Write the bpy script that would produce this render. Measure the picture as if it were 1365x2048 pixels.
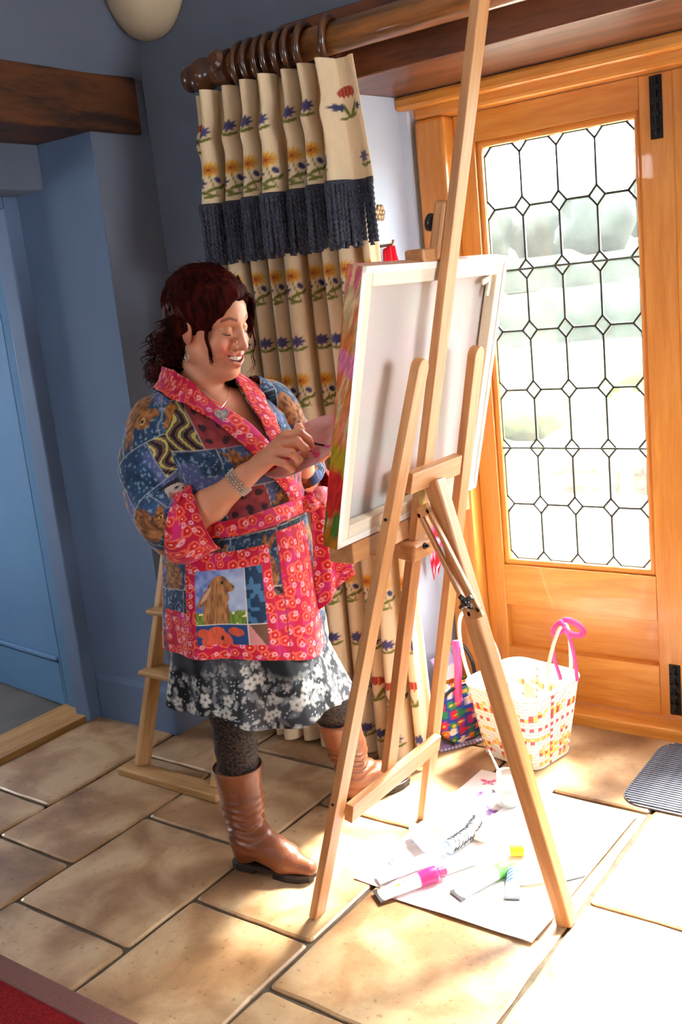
import bpy, math, random
import numpy as np
from mathutils import Matrix, Vector

scene = bpy.context.scene
for _o in list(bpy.data.objects):
    bpy.data.objects.remove(_o)
COL = scene.collection
random.seed(7)
RNG = np.random.default_rng(7)

# ------------------------------------------------------------------ camera
cam_d = bpy.data.cameras.new('camera')
cam_d.sensor_fit = 'VERTICAL'
cam_d.sensor_height = 36.0
cam_d.lens = 1994.3 / 2048 * 36.0
cam_d.clip_end = 500
cam = bpy.data.objects.new('camera', cam_d)
COL.objects.link(cam)
cam.location = (0, 0, 1.56)
cam.rotation_euler = (math.radians(77.6307), math.radians(5.8725), math.radians(35.6936))
scene.camera = cam

# ------------------------------------------------------------------ sky, sun, exposure
SKY = 15.0
SUN = 28.0
scene.view_settings.view_transform = 'Standard'
scene.view_settings.look = 'None'
scene.view_settings.gamma = 1.0
scene.view_settings.use_curve_mapping = False
scene.view_settings.exposure = 1.22
scene.cycles.use_denoising = True
scene.cycles.max_bounces = 8
scene.cycles.diffuse_bounces = 5
scene.cycles.transparent_max_bounces = 12
scene.cycles.sample_clamp_indirect = 6.0
scene.cycles.caustics_reflective = False
scene.cycles.caustics_refractive = False

world = bpy.data.worlds.new('hazy_sky')
scene.world = world
world.use_nodes = True
wb = world.node_tree.nodes['Background']
wb.inputs[0].default_value = (0.90, 0.95, 1.0, 1)
wb.inputs[1].default_value = SKY

sun_d = bpy.data.lights.new('sun', 'SUN')
sun_d.energy = SUN
sun_d.angle = math.radians(14)
sun_d.color = (1.0, 0.94, 0.86)
sun = bpy.data.objects.new('sun', sun_d)
COL.objects.link(sun)
SUN_DIR = Vector((-0.22, -0.975, -1.32)).normalized()      # travel direction of the light
sun.rotation_euler = SUN_DIR.to_track_quat('-Z', 'Y').to_euler()
sun.location = (1.5, 8, 6)

# ------------------------------------------------------------------ helpers
def S(r, g, b, a=1.0):
    def f(c):
        c /= 255.0
        return c / 12.92 if c <= 0.04045 else ((c + 0.055) / 1.055) ** 2.4
    return (f(r), f(g), f(b), a)

def S3(r, g, b):
    return np.array(S(r, g, b)[:3])

MATS = {}
def nodes_of(name):
    m = bpy.data.materials.new(name)
    m.use_nodes = True
    nt = m.node_tree
    return m, nt, nt.nodes['Principled BSDF']

def mk(name, c1, c2=None, rough=0.6, scale=6.0, stretch=(1, 1, 1), bump=0.0, bscale=40.0, metal=0.0,
       detail=6.0, spec=0.5, coat=0.0, trans=0.0, sheen=0.0, dist=0.0, lo=0.35, hi=0.65, subsurf=0.0):
    """procedural surface: noise between two tones, optional relief"""
    m, nt, p = nodes_of(name)
    n, l = nt.nodes, nt.links
    tc = n.new('ShaderNodeTexCoord')
    mp = n.new('ShaderNodeMapping')
    mp.inputs['Scale'].default_value = stretch
    l.new(tc.outputs['Object'], mp.inputs['Vector'])
    nz = n.new('ShaderNodeTexNoise')
    nz.inputs['Scale'].default_value = scale
    nz.inputs['Detail'].default_value = detail
    nz.inputs['Distortion'].default_value = dist
    l.new(mp.outputs[0], nz.inputs['Vector'])
    rp = n.new('ShaderNodeValToRGB')
    rp.color_ramp.elements[0].position = lo
    rp.color_ramp.elements[1].position = hi
    rp.color_ramp.elements[0].color = c1
    rp.color_ramp.elements[1].color = c2 if c2 else c1
    l.new(nz.outputs[0], rp.inputs[0])
    l.new(rp.outputs[0], p.inputs['Base Color'])
    p.inputs['Roughness'].default_value = rough
    p.inputs['Metallic'].default_value = metal
    p.inputs['Specular IOR Level'].default_value = spec
    p.inputs['Coat Weight'].default_value = coat
    p.inputs['Transmission Weight'].default_value = trans
    p.inputs['Sheen Weight'].default_value = sheen
    if subsurf:
        p.inputs['Subsurface Weight'].default_value = subsurf
        p.inputs['Subsurface Radius'].default_value = (0.02, 0.008, 0.004)
    if bump:
        nb = n.new('ShaderNodeTexNoise')
        nb.inputs['Scale'].default_value = bscale
        nb.inputs['Detail'].default_value = 4
        l.new(mp.outputs[0], nb.inputs['Vector'])
        b = n.new('ShaderNodeBump')
        b.inputs['Strength'].default_value = bump
        b.inputs['Distance'].default_value = 0.01
        l.new(nb.outputs[0], b.inputs['Height'])
        l.new(b.outputs[0], p.inputs['Normal'])
    MATS[name] = m
    return m

def mk_attr(name, rough=0.8, bump=0.0, bscale=400.0, sheen=0.0, spec=0.3, subsurf=0.0, thin=0.0, grain=0.12):
    """colour from the mesh's own printed pattern plus a fine weave"""
    m, nt, p = nodes_of(name)
    n, l = nt.nodes, nt.links
    at = n.new('ShaderNodeAttribute')
    at.attribute_name = 'Col'
    tc = n.new('ShaderNodeTexCoord')
    nz = n.new('ShaderNodeTexNoise')
    nz.inputs['Scale'].default_value = bscale
    nz.inputs['Detail'].default_value = 3
    l.new(tc.outputs['Object'], nz.inputs['Vector'])
    mx = n.new('ShaderNodeMix')
    mx.data_type = 'RGBA'
    mx.blend_type = 'OVERLAY'
    mx.inputs[0].default_value = grain
    l.new(at.outputs['Color'], mx.inputs[6])
    l.new(nz.outputs[0], mx.inputs[7])
    l.new(mx.outputs[2], p.inputs['Base Color'])
    p.inputs['Roughness'].default_value = rough
    p.inputs['Specular IOR Level'].default_value = spec
    p.inputs['Sheen Weight'].default_value = sheen
    if subsurf:
        p.inputs['Subsurface Weight'].default_value = subsurf
        p.inputs['Subsurface Radius'].default_value = (0.012, 0.005, 0.003)
        p.inputs['Subsurface Scale'].default_value = 1.0
    if bump:
        b = n.new('ShaderNodeBump')
        b.inputs['Strength'].default_value = bump
        b.inputs['Distance'].default_value = 0.002
        l.new(nz.outputs[0], b.inputs['Height'])
        l.new(b.outputs[0], p.inputs['Normal'])
    if thin:
        out = n['Material Output']
        tr = n.new('ShaderNodeBsdfTranslucent')
        l.new(mx.outputs[2], tr.inputs[0])
        ms = n.new('ShaderNodeMixShader')
        ms.inputs[0].default_value = thin
        l.new(p.outputs[0], ms.inputs[1])
        l.new(tr.outputs[0], ms.inputs[2])
        l.new(ms.outputs[0], out.inputs[0])
    MATS[name] = m
    return m

def wood(name, c1, c2, rough=0.45, ring=9.0, along=0.7, bump=0.08, coat=0.0):
    """grain runs along the local Z axis"""
    m, nt, p = nodes_of(name)
    n, l = nt.nodes, nt.links
    tc = n.new('ShaderNodeTexCoord')
    mp = n.new('ShaderNodeMapping')
    mp.inputs['Scale'].default_value = (ring, ring, along)
    l.new(tc.outputs['Object'], mp.inputs['Vector'])
    nz = n.new('ShaderNodeTexNoise')
    nz.inputs['Scale'].default_value = 4.0
    nz.inputs['Detail'].default_value = 8
    nz.inputs['Distortion'].default_value = 0.6
    l.new(mp.outputs[0], nz.inputs['Vector'])
    fine = n.new('ShaderNodeTexNoise')
    fine.inputs['Scale'].default_value = 26.0
    fine.inputs['Detail'].default_value = 3
    l.new(mp.outputs[0], fine.inputs['Vector'])
    ad = n.new('ShaderNodeMath')
    ad.operation = 'MULTIPLY_ADD'
    ad.inputs[1].default_value = 0.35
    l.new(fine.outputs[0], ad.inputs[0])
    l.new(nz.outputs[0], ad.inputs[2])
    rp = n.new('ShaderNodeValToRGB')
    rp.color_ramp.elements[0].position = 0.52
    rp.color_ramp.elements[1].position = 0.82
    rp.color_ramp.elements[0].color = c1
    rp.color_ramp.elements[1].color = c2
    l.new(ad.outputs[0], rp.inputs[0])
    l.new(rp.outputs[0], p.inputs['Base Color'])
    p.inputs['Roughness'].default_value = rough
    p.inputs['Coat Weight'].default_value = coat
    b = n.new('ShaderNodeBump')
    b.inputs['Strength'].default_value = bump
    b.inputs['Distance'].default_value = 0.004
    l.new(ad.outputs[0], b.inputs['Height'])
    l.new(b.outputs[0], p.inputs['Normal'])
    MATS[name] = m
    return m

WM = {}                                   # world matrix of every object made here
def tag(o, label=None, cat=None, group=None, kind=None):
    if label: o['label'] = label
    if cat: o['category'] = cat
    if group: o['group'] = group
    if kind: o['kind'] = kind
    return o

def place(o, M, par=None):
    WM[o] = M
    if par is not None:
        o.parent = par
        o.matrix_parent_inverse = WM[par].inverted()
    o.matrix_basis = M
    COL.objects.link(o)
    return o

def empty(name, loc, label, cat, group=None):
    o = bpy.data.objects.new(name, None)
    o.empty_display_size = 0.05
    place(o, Matrix.Translation(loc))
    return tag(o, label, cat, group)

def mesh_of(name, v, f, mat, smooth=False, col=None):
    me = bpy.data.meshes.new(name)
    v = np.asarray(v, dtype=np.float32)
    if isinstance(f, np.ndarray):
        nf, k = f.shape
        me.vertices.add(len(v))
        me.vertices.foreach_set('co', v.ravel())
        me.loops.add(nf * k)
        me.loops.foreach_set('vertex_index', f.astype(np.int32).ravel())
        me.polygons.add(nf)
        me.polygons.foreach_set('loop_start', np.arange(0, nf * k, k, dtype=np.int32))
        me.polygons.foreach_set('loop_total', np.full(nf, k, dtype=np.int32))
        me.update(calc_edges=True)
    else:
        me.from_pydata([tuple(map(float, q)) for q in v], [], f)
        me.update()
    if mat is not None:
        me.materials.append(mat)
    if smooth:
        me.polygons.foreach_set('use_smooth', np.ones(len(me.polygons), dtype=bool))
    if col is not None:
        a = me.color_attributes.new('Col', 'FLOAT_COLOR', 'POINT')
        c4 = np.ones((len(v), 4), dtype=np.float32)
        c4[:, :3] = np.clip(col, 0, 1)
        a.data.foreach_set('color', c4.ravel())
    return me

def bev(o, w, seg=2, ang=40):
    b = o.modifiers.new('bevel', 'BEVEL')
    b.width = w
    b.segments = seg
    b.limit_method = 'ANGLE'
    b.angle_limit = math.radians(ang)
    return o

def obj(name, v, f, mat, par=None, smooth=False, bevel=0.0, col=None, label=None, cat=None, group=None, kind=None, fix=False):
    """one mesh object from world coordinates; origin at the foot of its box"""
    v = np.asarray(v, dtype=np.float64)
    lo, hi = v.min(0), v.max(0)
    org = np.array([(lo[0] + hi[0]) / 2, (lo[1] + hi[1]) / 2, lo[2]])
    me = mesh_of(name, v - org, f, mat, smooth, col)
    if fix:
        import bmesh
        bm = bmesh.new(); bm.from_mesh(me)
        bmesh.ops.recalc_face_normals(bm, faces=bm.faces)
        bm.to_mesh(me); bm.free()
    o = bpy.data.objects.new(name, me)
    place(o, Matrix.Translation(org), par)
    if bevel: bev(o, bevel)
    return tag(o, label, cat, group, kind)

def inst(name, mesh, M, par=None, label=None, cat=None, group=None, bevel=0.0):
    o = bpy.data.objects.new(name, mesh)
    place(o, M, par)
    if bevel: bev(o, bevel)
    return tag(o, label, cat, group)

BOXF = [(0, 3, 2, 1), (4, 5, 6, 7), (0, 1, 5, 4), (1, 2, 6, 5), (2, 3, 7, 6), (3, 0, 4, 7)]
def boxv(x0, x1, y0, y1, z0, z1):
    return [(x0, y0, z0), (x1, y0, z0), (x1, y1, z0), (x0, y1, z0), (x0, y0, z1), (x1, y0, z1), (x1, y1, z1), (x0, y1, z1)]

def box(name, x0, x1, y0, y1, z0, z1, mat, par=None, bevel=0.0, **kw):
    if name.startswith('wall') and z0 == 0: z0 = -0.05          # walls run down past the floor level
    return obj(name, boxv(x0, x1, y0, y1, z0, z1), BOXF, mat, par, bevel=bevel, **kw)

class MB:
    """collects pieces of ONE part"""
    def __init__(s): s.v, s.f = [], []
    def add(s, v, f):
        b = len(s.v)
        s.v += [tuple(q) for q in v]
        s.f += [tuple(i + b for i in q) for q in f]
        return s
    def box(s, *a): return s.add(boxv(*a), BOXF)
    def obox(s, p0, p1, w, t, side):
        M = frame(p0, p1, side)
        L = (Vector(p1) - Vector(p0)).length
        return s.add([M @ Vector(q) for q in boxv(-w / 2, w / 2, -t / 2, t / 2, 0, L)], BOXF)
    def tube(s, pts, r, n=8, closed=False, caps=True, squash=None):
        v, f = tube(pts, r, n, closed, caps)
        return s.add(v, f)
    def lathe(s, prof, c, axis=(0, 0, 1), n=24):
        v, f = lathe(prof, c, axis, n)
        return s.add(v, f)
    def build(s, name, mat, par=None, **kw): return obj(name, s.v, s.f, mat, par, **kw)

def frame(p0, p1, side):
    p0, p1 = Vector(p0), Vector(p1)
    z = (p1 - p0).normalized()
    x = Vector(side)
    x = (x - z * x.dot(z)).normalized()
    y = z.cross(x)
    M = Matrix((x, y, z)).transposed().to_4x4()
    M.translation = p0
    return M

def beam(name, p0, p1, w, t, side, mat, par=None, bevel=0.002, round_top=0, **kw):
    """bar from p0 to p1, width w along `side`, thickness t; grain along its length"""
    L = (Vector(p1) - Vector(p0)).length
    if round_top:
        prof = [(-w / 2, 0), (w / 2, 0)] + [(w / 2 * math.cos(a), L - w / 2 * 1 + w / 2 * math.sin(a)) for a in np.linspace(0, math.pi, 9)]
        n = len(prof)
        v = [(x, -t / 2, z) for x, z in prof] + [(x, t / 2, z) for x, z in prof]
        f = [tuple(range(n)), tuple(range(2 * n - 1, n - 1, -1))] + [(i, i + n, (i + 1) % n + n, (i + 1) % n) for i in range(n)]
    else:
        v, f = boxv(-w / 2, w / 2, -t / 2, t / 2, 0, L), BOXF
    me = mesh_of(name, v, f, mat)
    import bmesh
    bm = bmesh.new(); bm.from_mesh(me); bmesh.ops.recalc_face_normals(bm, faces=bm.faces); bm.to_mesh(me); bm.free()
    o = bpy.data.objects.new(name, me)
    place(o, frame(p0, p1, side), par)
    if bevel: bev(o, bevel)
    return tag(o, **kw)

def tube(pts, r, n=8, closed=False, caps=True):
    pts = np.asarray(pts, float)
    m = len(pts)
    rr = np.broadcast_to(np.asarray(r, float), (m,))
    tan = np.gradient(pts, axis=0)
    if closed:
        tan = np.roll(pts, -1, 0) - np.roll(pts, 1, 0)
    tan /= np.linalg.norm(tan, axis=1)[:, None] + 1e-12
    ref = np.array([0, 0, 1.0]) if abs(tan[0][2]) < 0.9 else np.array([1.0, 0, 0])
    v = []
    x = np.cross(ref, tan[0]); x /= np.linalg.norm(x)
    for i in range(m):
        x = x - tan[i] * x.dot(tan[i]); x /= np.linalg.norm(x) + 1e-12
        y = np.cross(tan[i], x)
        for k in range(n):
            a = 2 * math.pi * k / n
            v.append(pts[i] + rr[i] * (math.cos(a) * x + math.sin(a) * y))
    f = []
    for i in range(m if closed else m - 1):
        j = (i + 1) % m
        for k in range(n):
            f.append((i * n + k, i * n + (k + 1) % n, j * n + (k + 1) % n, j * n + k))
    if caps and not closed:
        f.append(tuple(range(n - 1, -1, -1)))
        f.append(tuple((m - 1) * n + k for k in range(n)))
    return v, f

def lathe(prof, c, axis=(0, 0, 1), n=24):
    """prof: (radius, height) pairs from bottom to top"""
    z = Vector(axis).normalized()
    x = z.orthogonal().normalized()
    y = z.cross(x)
    c = Vector(c)
    v, f = [], []
    m = len(prof)
    for r, h in prof:
        for k in range(n):
            a = 2 * math.pi * k / n
            v.append(c + z * h + (x * math.cos(a) + y * math.sin(a)) * max(r, 1e-5))
    for i in range(m - 1):
        for k in range(n):
            f.append((i * n + k, i * n + (k + 1) % n, (i + 1) * n + (k + 1) % n, (i + 1) * n + k))
    f.append(tuple(range(n - 1, -1, -1)))
    f.append(tuple((m - 1) * n + k for k in range(n)))
    return v, f

def gridf(nu, nv, wrap=False):
    """quads of an (nv rows x nu columns) grid"""
    i, j = np.meshgrid(np.arange(nu if wrap else nu - 1), np.arange(nv - 1))
    i, j = i.ravel(), j.ravel()
    i2 = (i + 1) % nu
    return np.stack([j * nu + i, j * nu + i2, (j + 1) * nu + i2, (j + 1) * nu + i], 1)

def extrude_poly(pts, d):
    """flat outline (list of 3-D points) given thickness vector d"""
    n = len(pts)
    p = [Vector(q) for q in pts]
    v = p + [q + Vector(d) for q in p]
    return v, [tuple(range(n - 1, -1, -1)), tuple(range(n, 2 * n))] + [(i, (i + 1) % n, (i + 1) % n + n, i + n) for i in range(n)]

def vnoise(x, y, z=0.0, seed=0):
    """value noise, 0..1"""
    x, y, z = np.broadcast_arrays(np.asarray(x, float), np.asarray(y, float), np.asarray(z, float))
    xi, yi, zi = np.floor(x).astype(np.int64), np.floor(y).astype(np.int64), np.floor(z).astype(np.int64)
    fx, fy, fz = x - xi, y - yi, z - zi
    fx, fy, fz = (t * t * (3 - 2 * t) for t in (fx, fy, fz))
    def h(a, b, c):
        n = (a * 374761393 + b * 668265263 + c * 2147483647 + seed * 974711) & 0xffffffff
        n = ((n ^ (n >> 13)) * 1274126177) & 0xffffffff
        return ((n ^ (n >> 16)) & 0xffff) / 65535.0
    r = 0
    for dx in (0, 1):
        for dy in (0, 1):
            for dz in (0, 1):
                w = (fx if dx else 1 - fx) * (fy if dy else 1 - fy) * (fz if dz else 1 - fz)
                r = r + w * h(xi + dx, yi + dy, zi + dz)
    return r

def hash2(i, j, seed=0):
    i, j = np.asarray(i, np.int64), np.asarray(j, np.int64)
    n = (i * 374761393 + j * 668265263 + seed * 974711 + 12345) & 0xffffffff
    n = ((n ^ (n >> 13)) * 1274126177) & 0xffffffff
    return ((n ^ (n >> 16)) & 0xffff) / 65535.0

def lay(c, mask, colour, soft=None):
    """paint colour where mask (0..1)"""
    m = np.clip(np.asarray(mask, float), 0, 1)[..., None]
    return c * (1 - m) + np.asarray(colour) * m
def below(d, w): return np.clip(0.5 - d / w, 0, 1)        # 1 inside (d<0), soft edge w
# ------------------------------------------------------------------ materials of the room
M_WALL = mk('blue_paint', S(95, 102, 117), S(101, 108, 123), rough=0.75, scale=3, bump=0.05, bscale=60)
M_DOORBLUE = mk('blue_gloss_paint', S(88, 122, 156), S(94, 128, 162), spec=0.15, rough=0.85, scale=4)
M_BLUE2 = mk('bluelit_passage_paint', S(90, 110, 140), S(96, 116, 146), rough=0.8, scale=3)  # wall paint made bluer to carry the bluish passage light
M_CEIL = mk('ceiling_paint', S(226, 222, 214), S(232, 228, 220), rough=0.9)
M_REVEAL = mk('doorlit_blue_paint', S(178, 188, 206), S(184, 194, 210), rough=0.8, scale=3)  # wall paint lightened to carry the strong light by the doors
M_GROUT = mk('grout', S(70, 58, 44), S(90, 76, 60), rough=0.9, scale=30, bump=0.3)
M_DARKOAK = wood('dark_oak', S(34, 18, 10), S(96, 52, 22), rough=0.5, ring=4, along=0.8, bump=0.2)
M_LINTEL = wood('lintel_oak', S(66, 34, 20), S(112, 62, 38), rough=0.35, ring=5, along=0.6, bump=0.1)
M_DOOROAK = wood('honey_oak', S(196, 122, 44), S(216, 148, 66), rough=0.35, ring=6, along=0.5, coat=0.2, bump=0.04)
M_IRON = mk('black_iron', S(22, 22, 24), S(34, 34, 36), rough=0.5, metal=0.6, bump=0.1)
M_LEAD = mk('lead_came', S(52, 56, 52), S(74, 78, 70), rough=0.5, metal=0.4)
M_PLASTER = mk('sconce_plaster', S(190, 168, 136), S(204, 182, 150), rough=0.8, bump=0.06)
M_SLATE = mk('dark_slate', S(70, 66, 62), S(88, 82, 76), rough=0.6, scale=5)

def stone_material():
    m, nt, p = nodes_of('limestone')
    n, l = nt.nodes, nt.links
    tc = n.new('ShaderNodeTexCoord')
    oi = n.new('ShaderNodeObjectInfo')
    add = n.new('ShaderNodeVectorMath'); add.operation = 'MULTIPLY_ADD'
    cmb = n.new('ShaderNodeCombineXYZ')
    l.new(oi.outputs['Random'], cmb.inputs[0]); l.new(oi.outputs['Random'], cmb.inputs[1])
    add.inputs[1].default_value = (17, 31, 5)
    l.new(cmb.outputs[0], add.inputs[0]); l.new(tc.outputs['Object'], add.inputs[2])
    big = n.new('ShaderNodeTexNoise'); big.inputs['Scale'].default_value = 4.5; big.inputs['Detail'].default_value = 7
    big.inputs['Distortion'].default_value = 0.5
    l.new(add.outputs[0], big.inputs['Vector'])
    r1 = n.new('ShaderNodeValToRGB')
    e = r1.color_ramp.elements
    e[0].position, e[0].color = 0.28, S(112, 78, 50)
    e[1].position, e[1].color = 0.62, S(190, 158, 120)
    x = r1.color_ramp.elements.new(0.45); x.color = S(156, 118, 82)
    l.new(big.outputs[0], r1.inputs[0])
    pits = n.new('ShaderNodeTexNoise'); pits.inputs['Scale'].default_value = 55; pits.inputs['Detail'].default_value = 5
    l.new(add.outputs[0], pits.inputs['Vector'])
    r2 = n.new('ShaderNodeValToRGB')
    r2.color_ramp.elements[0].position, r2.color_ramp.elements[1].position = 0.30, 0.38
    r2.color_ramp.elements[0].color = (0.45, 0.36, 0.27, 1); r2.color_ramp.elements[1].color = (1, 1, 1, 1)
    l.new(pits.outputs[0], r2.inputs[0])
    mul = n.new('ShaderNodeMix'); mul.data_type = 'RGBA'; mul.blend_type = 'MULTIPLY'; mul.inputs[0].default_value = 0.6
    l.new(r1.outputs[0], mul.inputs[6]); l.new(r2.outputs[0], mul.inputs[7])
    hs = n.new('ShaderNodeHueSaturation')
    vr = n.new('ShaderNodeMapRange'); vr.inputs[3].default_value = 0.9; vr.inputs[4].default_value = 1.1
    l.new(oi.outputs['Random'], vr.inputs[0]); l.new(vr.outputs[0], hs.inputs['Value'])
    l.new(mul.outputs[2], hs.inputs['Color'])
    l.new(hs.outputs[0], p.inputs['Base Color'])
    p.inputs['Roughness'].default_value = 0.34
    p.inputs['Coat Weight'].default_value = 0.1
    p.inputs['Coat Roughness'].default_value = 0.25
    b = n.new('ShaderNodeBump'); b.inputs['Strength'].default_value = 0.25; b.inputs['Distance'].default_value = 0.004
    l.new(pits.outputs[0], b.inputs['Height']); l.new(b.outputs[0], p.inputs['Normal'])
    return m
M_STONE = stone_material()

# ------------------------------------------------------------------ floor of limestone flags
floor = box('floor', -2.72, 2.2, -1.75, 3.06, -0.06, -0.009, M_GROUT, kind='structure')
def flag(x0, x1, y0, y1, par=floor):
    g = 0.006
    x0, x1, y0, y1 = x0 + g, x1 - g, y0 + g, y1 - g
    # worn outline: corners rounded, edges slightly wavy
    r = 0.012
    pts = []
    for cx, cy, a0 in ((x1 - r, y1 - r, 0), (x0 + r, y1 - r, 90), (x0 + r, y0 + r, 180), (x1 - r, y0 + r, 270)):
        for a in (0, 45, 90):
            t = math.radians(a0 + a)
            pts.append((cx + r * math.cos(t), cy + r * math.sin(t)))
    full = []
    for i, q in enumerate(pts):
        full.append(q)
        q2 = pts[(i + 1) % len(pts)]
        d = math.hypot(q2[0] - q[0], q2[1] - q[1])
        if d > 0.05:
            for k in range(1, 5):
                t = k / 5
                j = random.uniform(-0.0028, 0.0028)
                nx, ny = (q2[1] - q[1]) / d, -(q2[0] - q[0]) / d
                full.append((q[0] + (q2[0] - q[0]) * t + nx * j, q[1] + (q2[1] - q[1]) * t + ny * j))
    zt = random.uniform(-0.0012, 0.0012)
    cx, cy = (x0 + x1) / 2, (y0 + y1) / 2
    n = len(full)
    v = [(x, y, -0.02) for x, y in full] + [(x, y, zt - 0.004) for x, y in full]
    v += [(cx + (x - cx) * (1 - 0.006 / (x1 - cx)), cy + (y - cy) * (1 - 0.006 / (y1 - cy)), zt) for x, y in full]
    f = [(i, (i + 1) % n, (i + 1) % n + n, i + n) for i in range(n)] + [(i + n, (i + 1) % n + n, (i + 1) % n + 2 * n, i + 2 * n) for i in range(n)]
    f.append(tuple(range(2 * n, 3 * n)))
    return obj('flagstone', v, f, M_STONE, par)

ROWS = [(-2.70, -2.338, [0.42, 1.02, 1.60, 2.215, 2.67]), (-2.338, -1.876, [0.35, 0.88, 1.403, 1.902, 2.42, 2.69]),
        (-1.876, -1.467, [0.5, 1.08, 1.64, 2.207, 2.77, 3.06]), (-1.467, -0.938, [0.3, 0.92, 1.462, 2.02, 2.58, 3.06]),
        (-0.938, -0.50, [0.45, 1.0, 1.55, 2.10, 2.66, 3.06]), (-0.50, -0.05, [0.3, 0.8, 1.35, 1.9, 2.45, 3.06]),
        (-0.05, 0.42, [0.4, 1.0, 1.55, 2.15, 2.67]), (0.42, 0.9, [0.3, 0.9, 1.4, 2.0, 2.67])]
for x0, x1, ys in ROWS:
    ys = [-0.2] + ys
    for y0, y1 in zip(ys, ys[1:]):
        flag(x0, x1, y0, y1)
for o in [box('floor', 0.9, 2.2, -1.75, 2.67, -0.01, 0.0, M_STONE, floor), box('floor', -2.7, 0.9, -1.75, -0.2, -0.01, 0.0, M_STONE, floor)]:
    o.name = 'paving'
# passage through the thick left wall
floor_p = box('floor', -3.14, -2.70, 0.9, 2.40, -0.06, -0.009, M_GROUT, kind='structure')
for y0, y1 in ((0.9, 1.3), (1.3, 1.8), (1.8, 2.40)):
    flag(-3.135, -2.70, y0, y1, floor_p)
M_THRESH = wood('threshold_oak', S(150, 104, 52), S(182, 134, 76), rough=0.5, ring=8, along=0.6)
trim = beam('trim_1', (-3.235, 0.9, 0.005), (-3.235, 2.44, 0.005), 0.19, 0.03, (1, 0, 0), M_THRESH)
trim['kind'] = 'structure'
box('floor', -5.2, -3.33, 0.2, 4.2, -0.05, -0.004, M_SLATE, kind='structure')

# ------------------------------------------------------------------ walls
H = 2.95
box('wall_left', -3.12, -2.677, 2.40, 2.68, 0, 2.172, M_WALL, kind='structure')
wl = box('wall_left', -3.12, -2.677, -1.75, 0.9, 0, 2.172, M_WALL, kind='structure')
box('wall_left', -3.12, -2.677, -1.75, 3.3, 2.354, H, M_WALL, kind='structure')
box('wall_left', -3.3, -3.12, 2.45, 3.3, 0, H, M_WALL, kind='structure')
box('wall_left', -3.3, -2.96, 0.9, 2.40, 2.02, 2.172, M_WALL, kind='structure')       # bulkhead over the passage
box('wall_left', -3.3, -3.12, -1.75, 3.3, 2.172, H, M_WALL, kind='structure')
box('wall_left', -3.12, -2.69, 2.64, 3.3, 2.172, 2.354, M_WALL, kind='structure')
box('wall_left', -3.118, -2.6785, 2.396, 2.40, 0, 2.172, M_BLUE2, kind='structure')  # thin bluer sheet over the jamb, standing in for bluish light
# skirting on the jamb of the passage
sk = MB()
sk.add(*extrude_poly([(-3.10, 2.40, 0), (-3.10, 2.386, 0), (-3.10, 2.386, 0.165), (-3.10, 2.394, 0.185), (-3.10, 2.40, 0.19)], (0.423, 0, 0)))
sk.build('baseboard_left', M_BLUE2, kind='structure', fix=True)
# window wall: left part, pieces round the deep opening
box('wall_back', -2.68, -1.925, 2.67, 3.3, 0, 2.181, M_WALL, kind='structure')
box('wall_back', 0.0, 2.3, 2.67, 3.3, 0, 2.181, M_WALL, kind='structure')
box('wall_back', -2.68, -2.05, 2.67, 3.3, 2.181, H, M_WALL, kind='structure')
box('wall_back', 0.15, 2.3, 2.67, 3.3, 2.181, H, M_WALL, kind='structure')
box('wall_back', -2.05, 0.15, 2.67, 3.3, 2.39, H, M_WALL, kind='structure')
# splayed plaster reveal
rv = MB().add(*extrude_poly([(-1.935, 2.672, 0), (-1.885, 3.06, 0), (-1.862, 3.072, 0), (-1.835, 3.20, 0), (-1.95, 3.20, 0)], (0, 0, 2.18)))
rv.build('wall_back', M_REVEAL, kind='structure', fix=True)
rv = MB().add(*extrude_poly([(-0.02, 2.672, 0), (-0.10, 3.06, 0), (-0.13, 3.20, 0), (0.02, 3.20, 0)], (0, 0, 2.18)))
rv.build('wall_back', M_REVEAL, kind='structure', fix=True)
# oak lintel over the doors: face and underside
lint = beam('trim_2', (-2.05, 2.875, 2.285), (0.15, 2.875, 2.285), 0.42, 0.208, (0, 1, 0), M_LINTEL, bevel=0.006)
lint['kind'] = 'structure'
box('ceiling', -3.3, 2.3, -1.9, 3.3, H, H + 0.1, M_CEIL, kind='structure')
# right wall, out of view; its window and one behind added for fill light
WY0, WY1, WZ0, WZ1 = 1.0, 2.3, 1.0, 1.95
box('wall_right', 2.2, 2.3, -1.9, 2.67, 0, WZ0, M_WALL, kind='structure')
box('wall_right', 2.2, 2.3, -1.9, 2.67, WZ1, H, M_WALL, kind='structure')
box('wall_right', 2.2, 2.3, -1.9, WY0, WZ0, WZ1, M_WALL, kind='structure')
box('wall_right', 2.2, 2.3, WY1, 2.67, WZ0, WZ1, M_WALL, kind='structure')
w2 = MB()
for k in range(4):
    y = WY0 + (WY1 - WY0 - 0.05) * k / 3
    w2.box(2.22, 2.28, y, y + 0.05, WZ0, WZ1)
w2.box(2.22, 2.28, WY0, WY1, WZ0, WZ0 + 0.05); w2.box(2.22, 2.28, WY0, WY1, WZ1 - 0.05, WZ1)
w2.build('fill_window_1', M_CEIL, kind='structure')
FX0, FX1, FZ0, FZ1 = -1.25, -0.6, 1.1, 1.9  # unseen window behind the viewpoint, also added for fill
for a in ((-2.7, 2.3, 0, FZ0), (-2.7, 2.3, FZ1, H), (-2.7, FX0, FZ0, FZ1), (FX1, 2.3, FZ0, FZ1)):
    box('wall_front', a[0], a[1], -1.9, -1.75, a[2], a[3], M_WALL, kind='structure')
w3 = MB()
for k in range(3):
    x = FX0 + (FX1 - FX0 - 0.05) * k / 2
    w3.box(x, x + 0.05, -1.86, -1.79, FZ0, FZ1)
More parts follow.
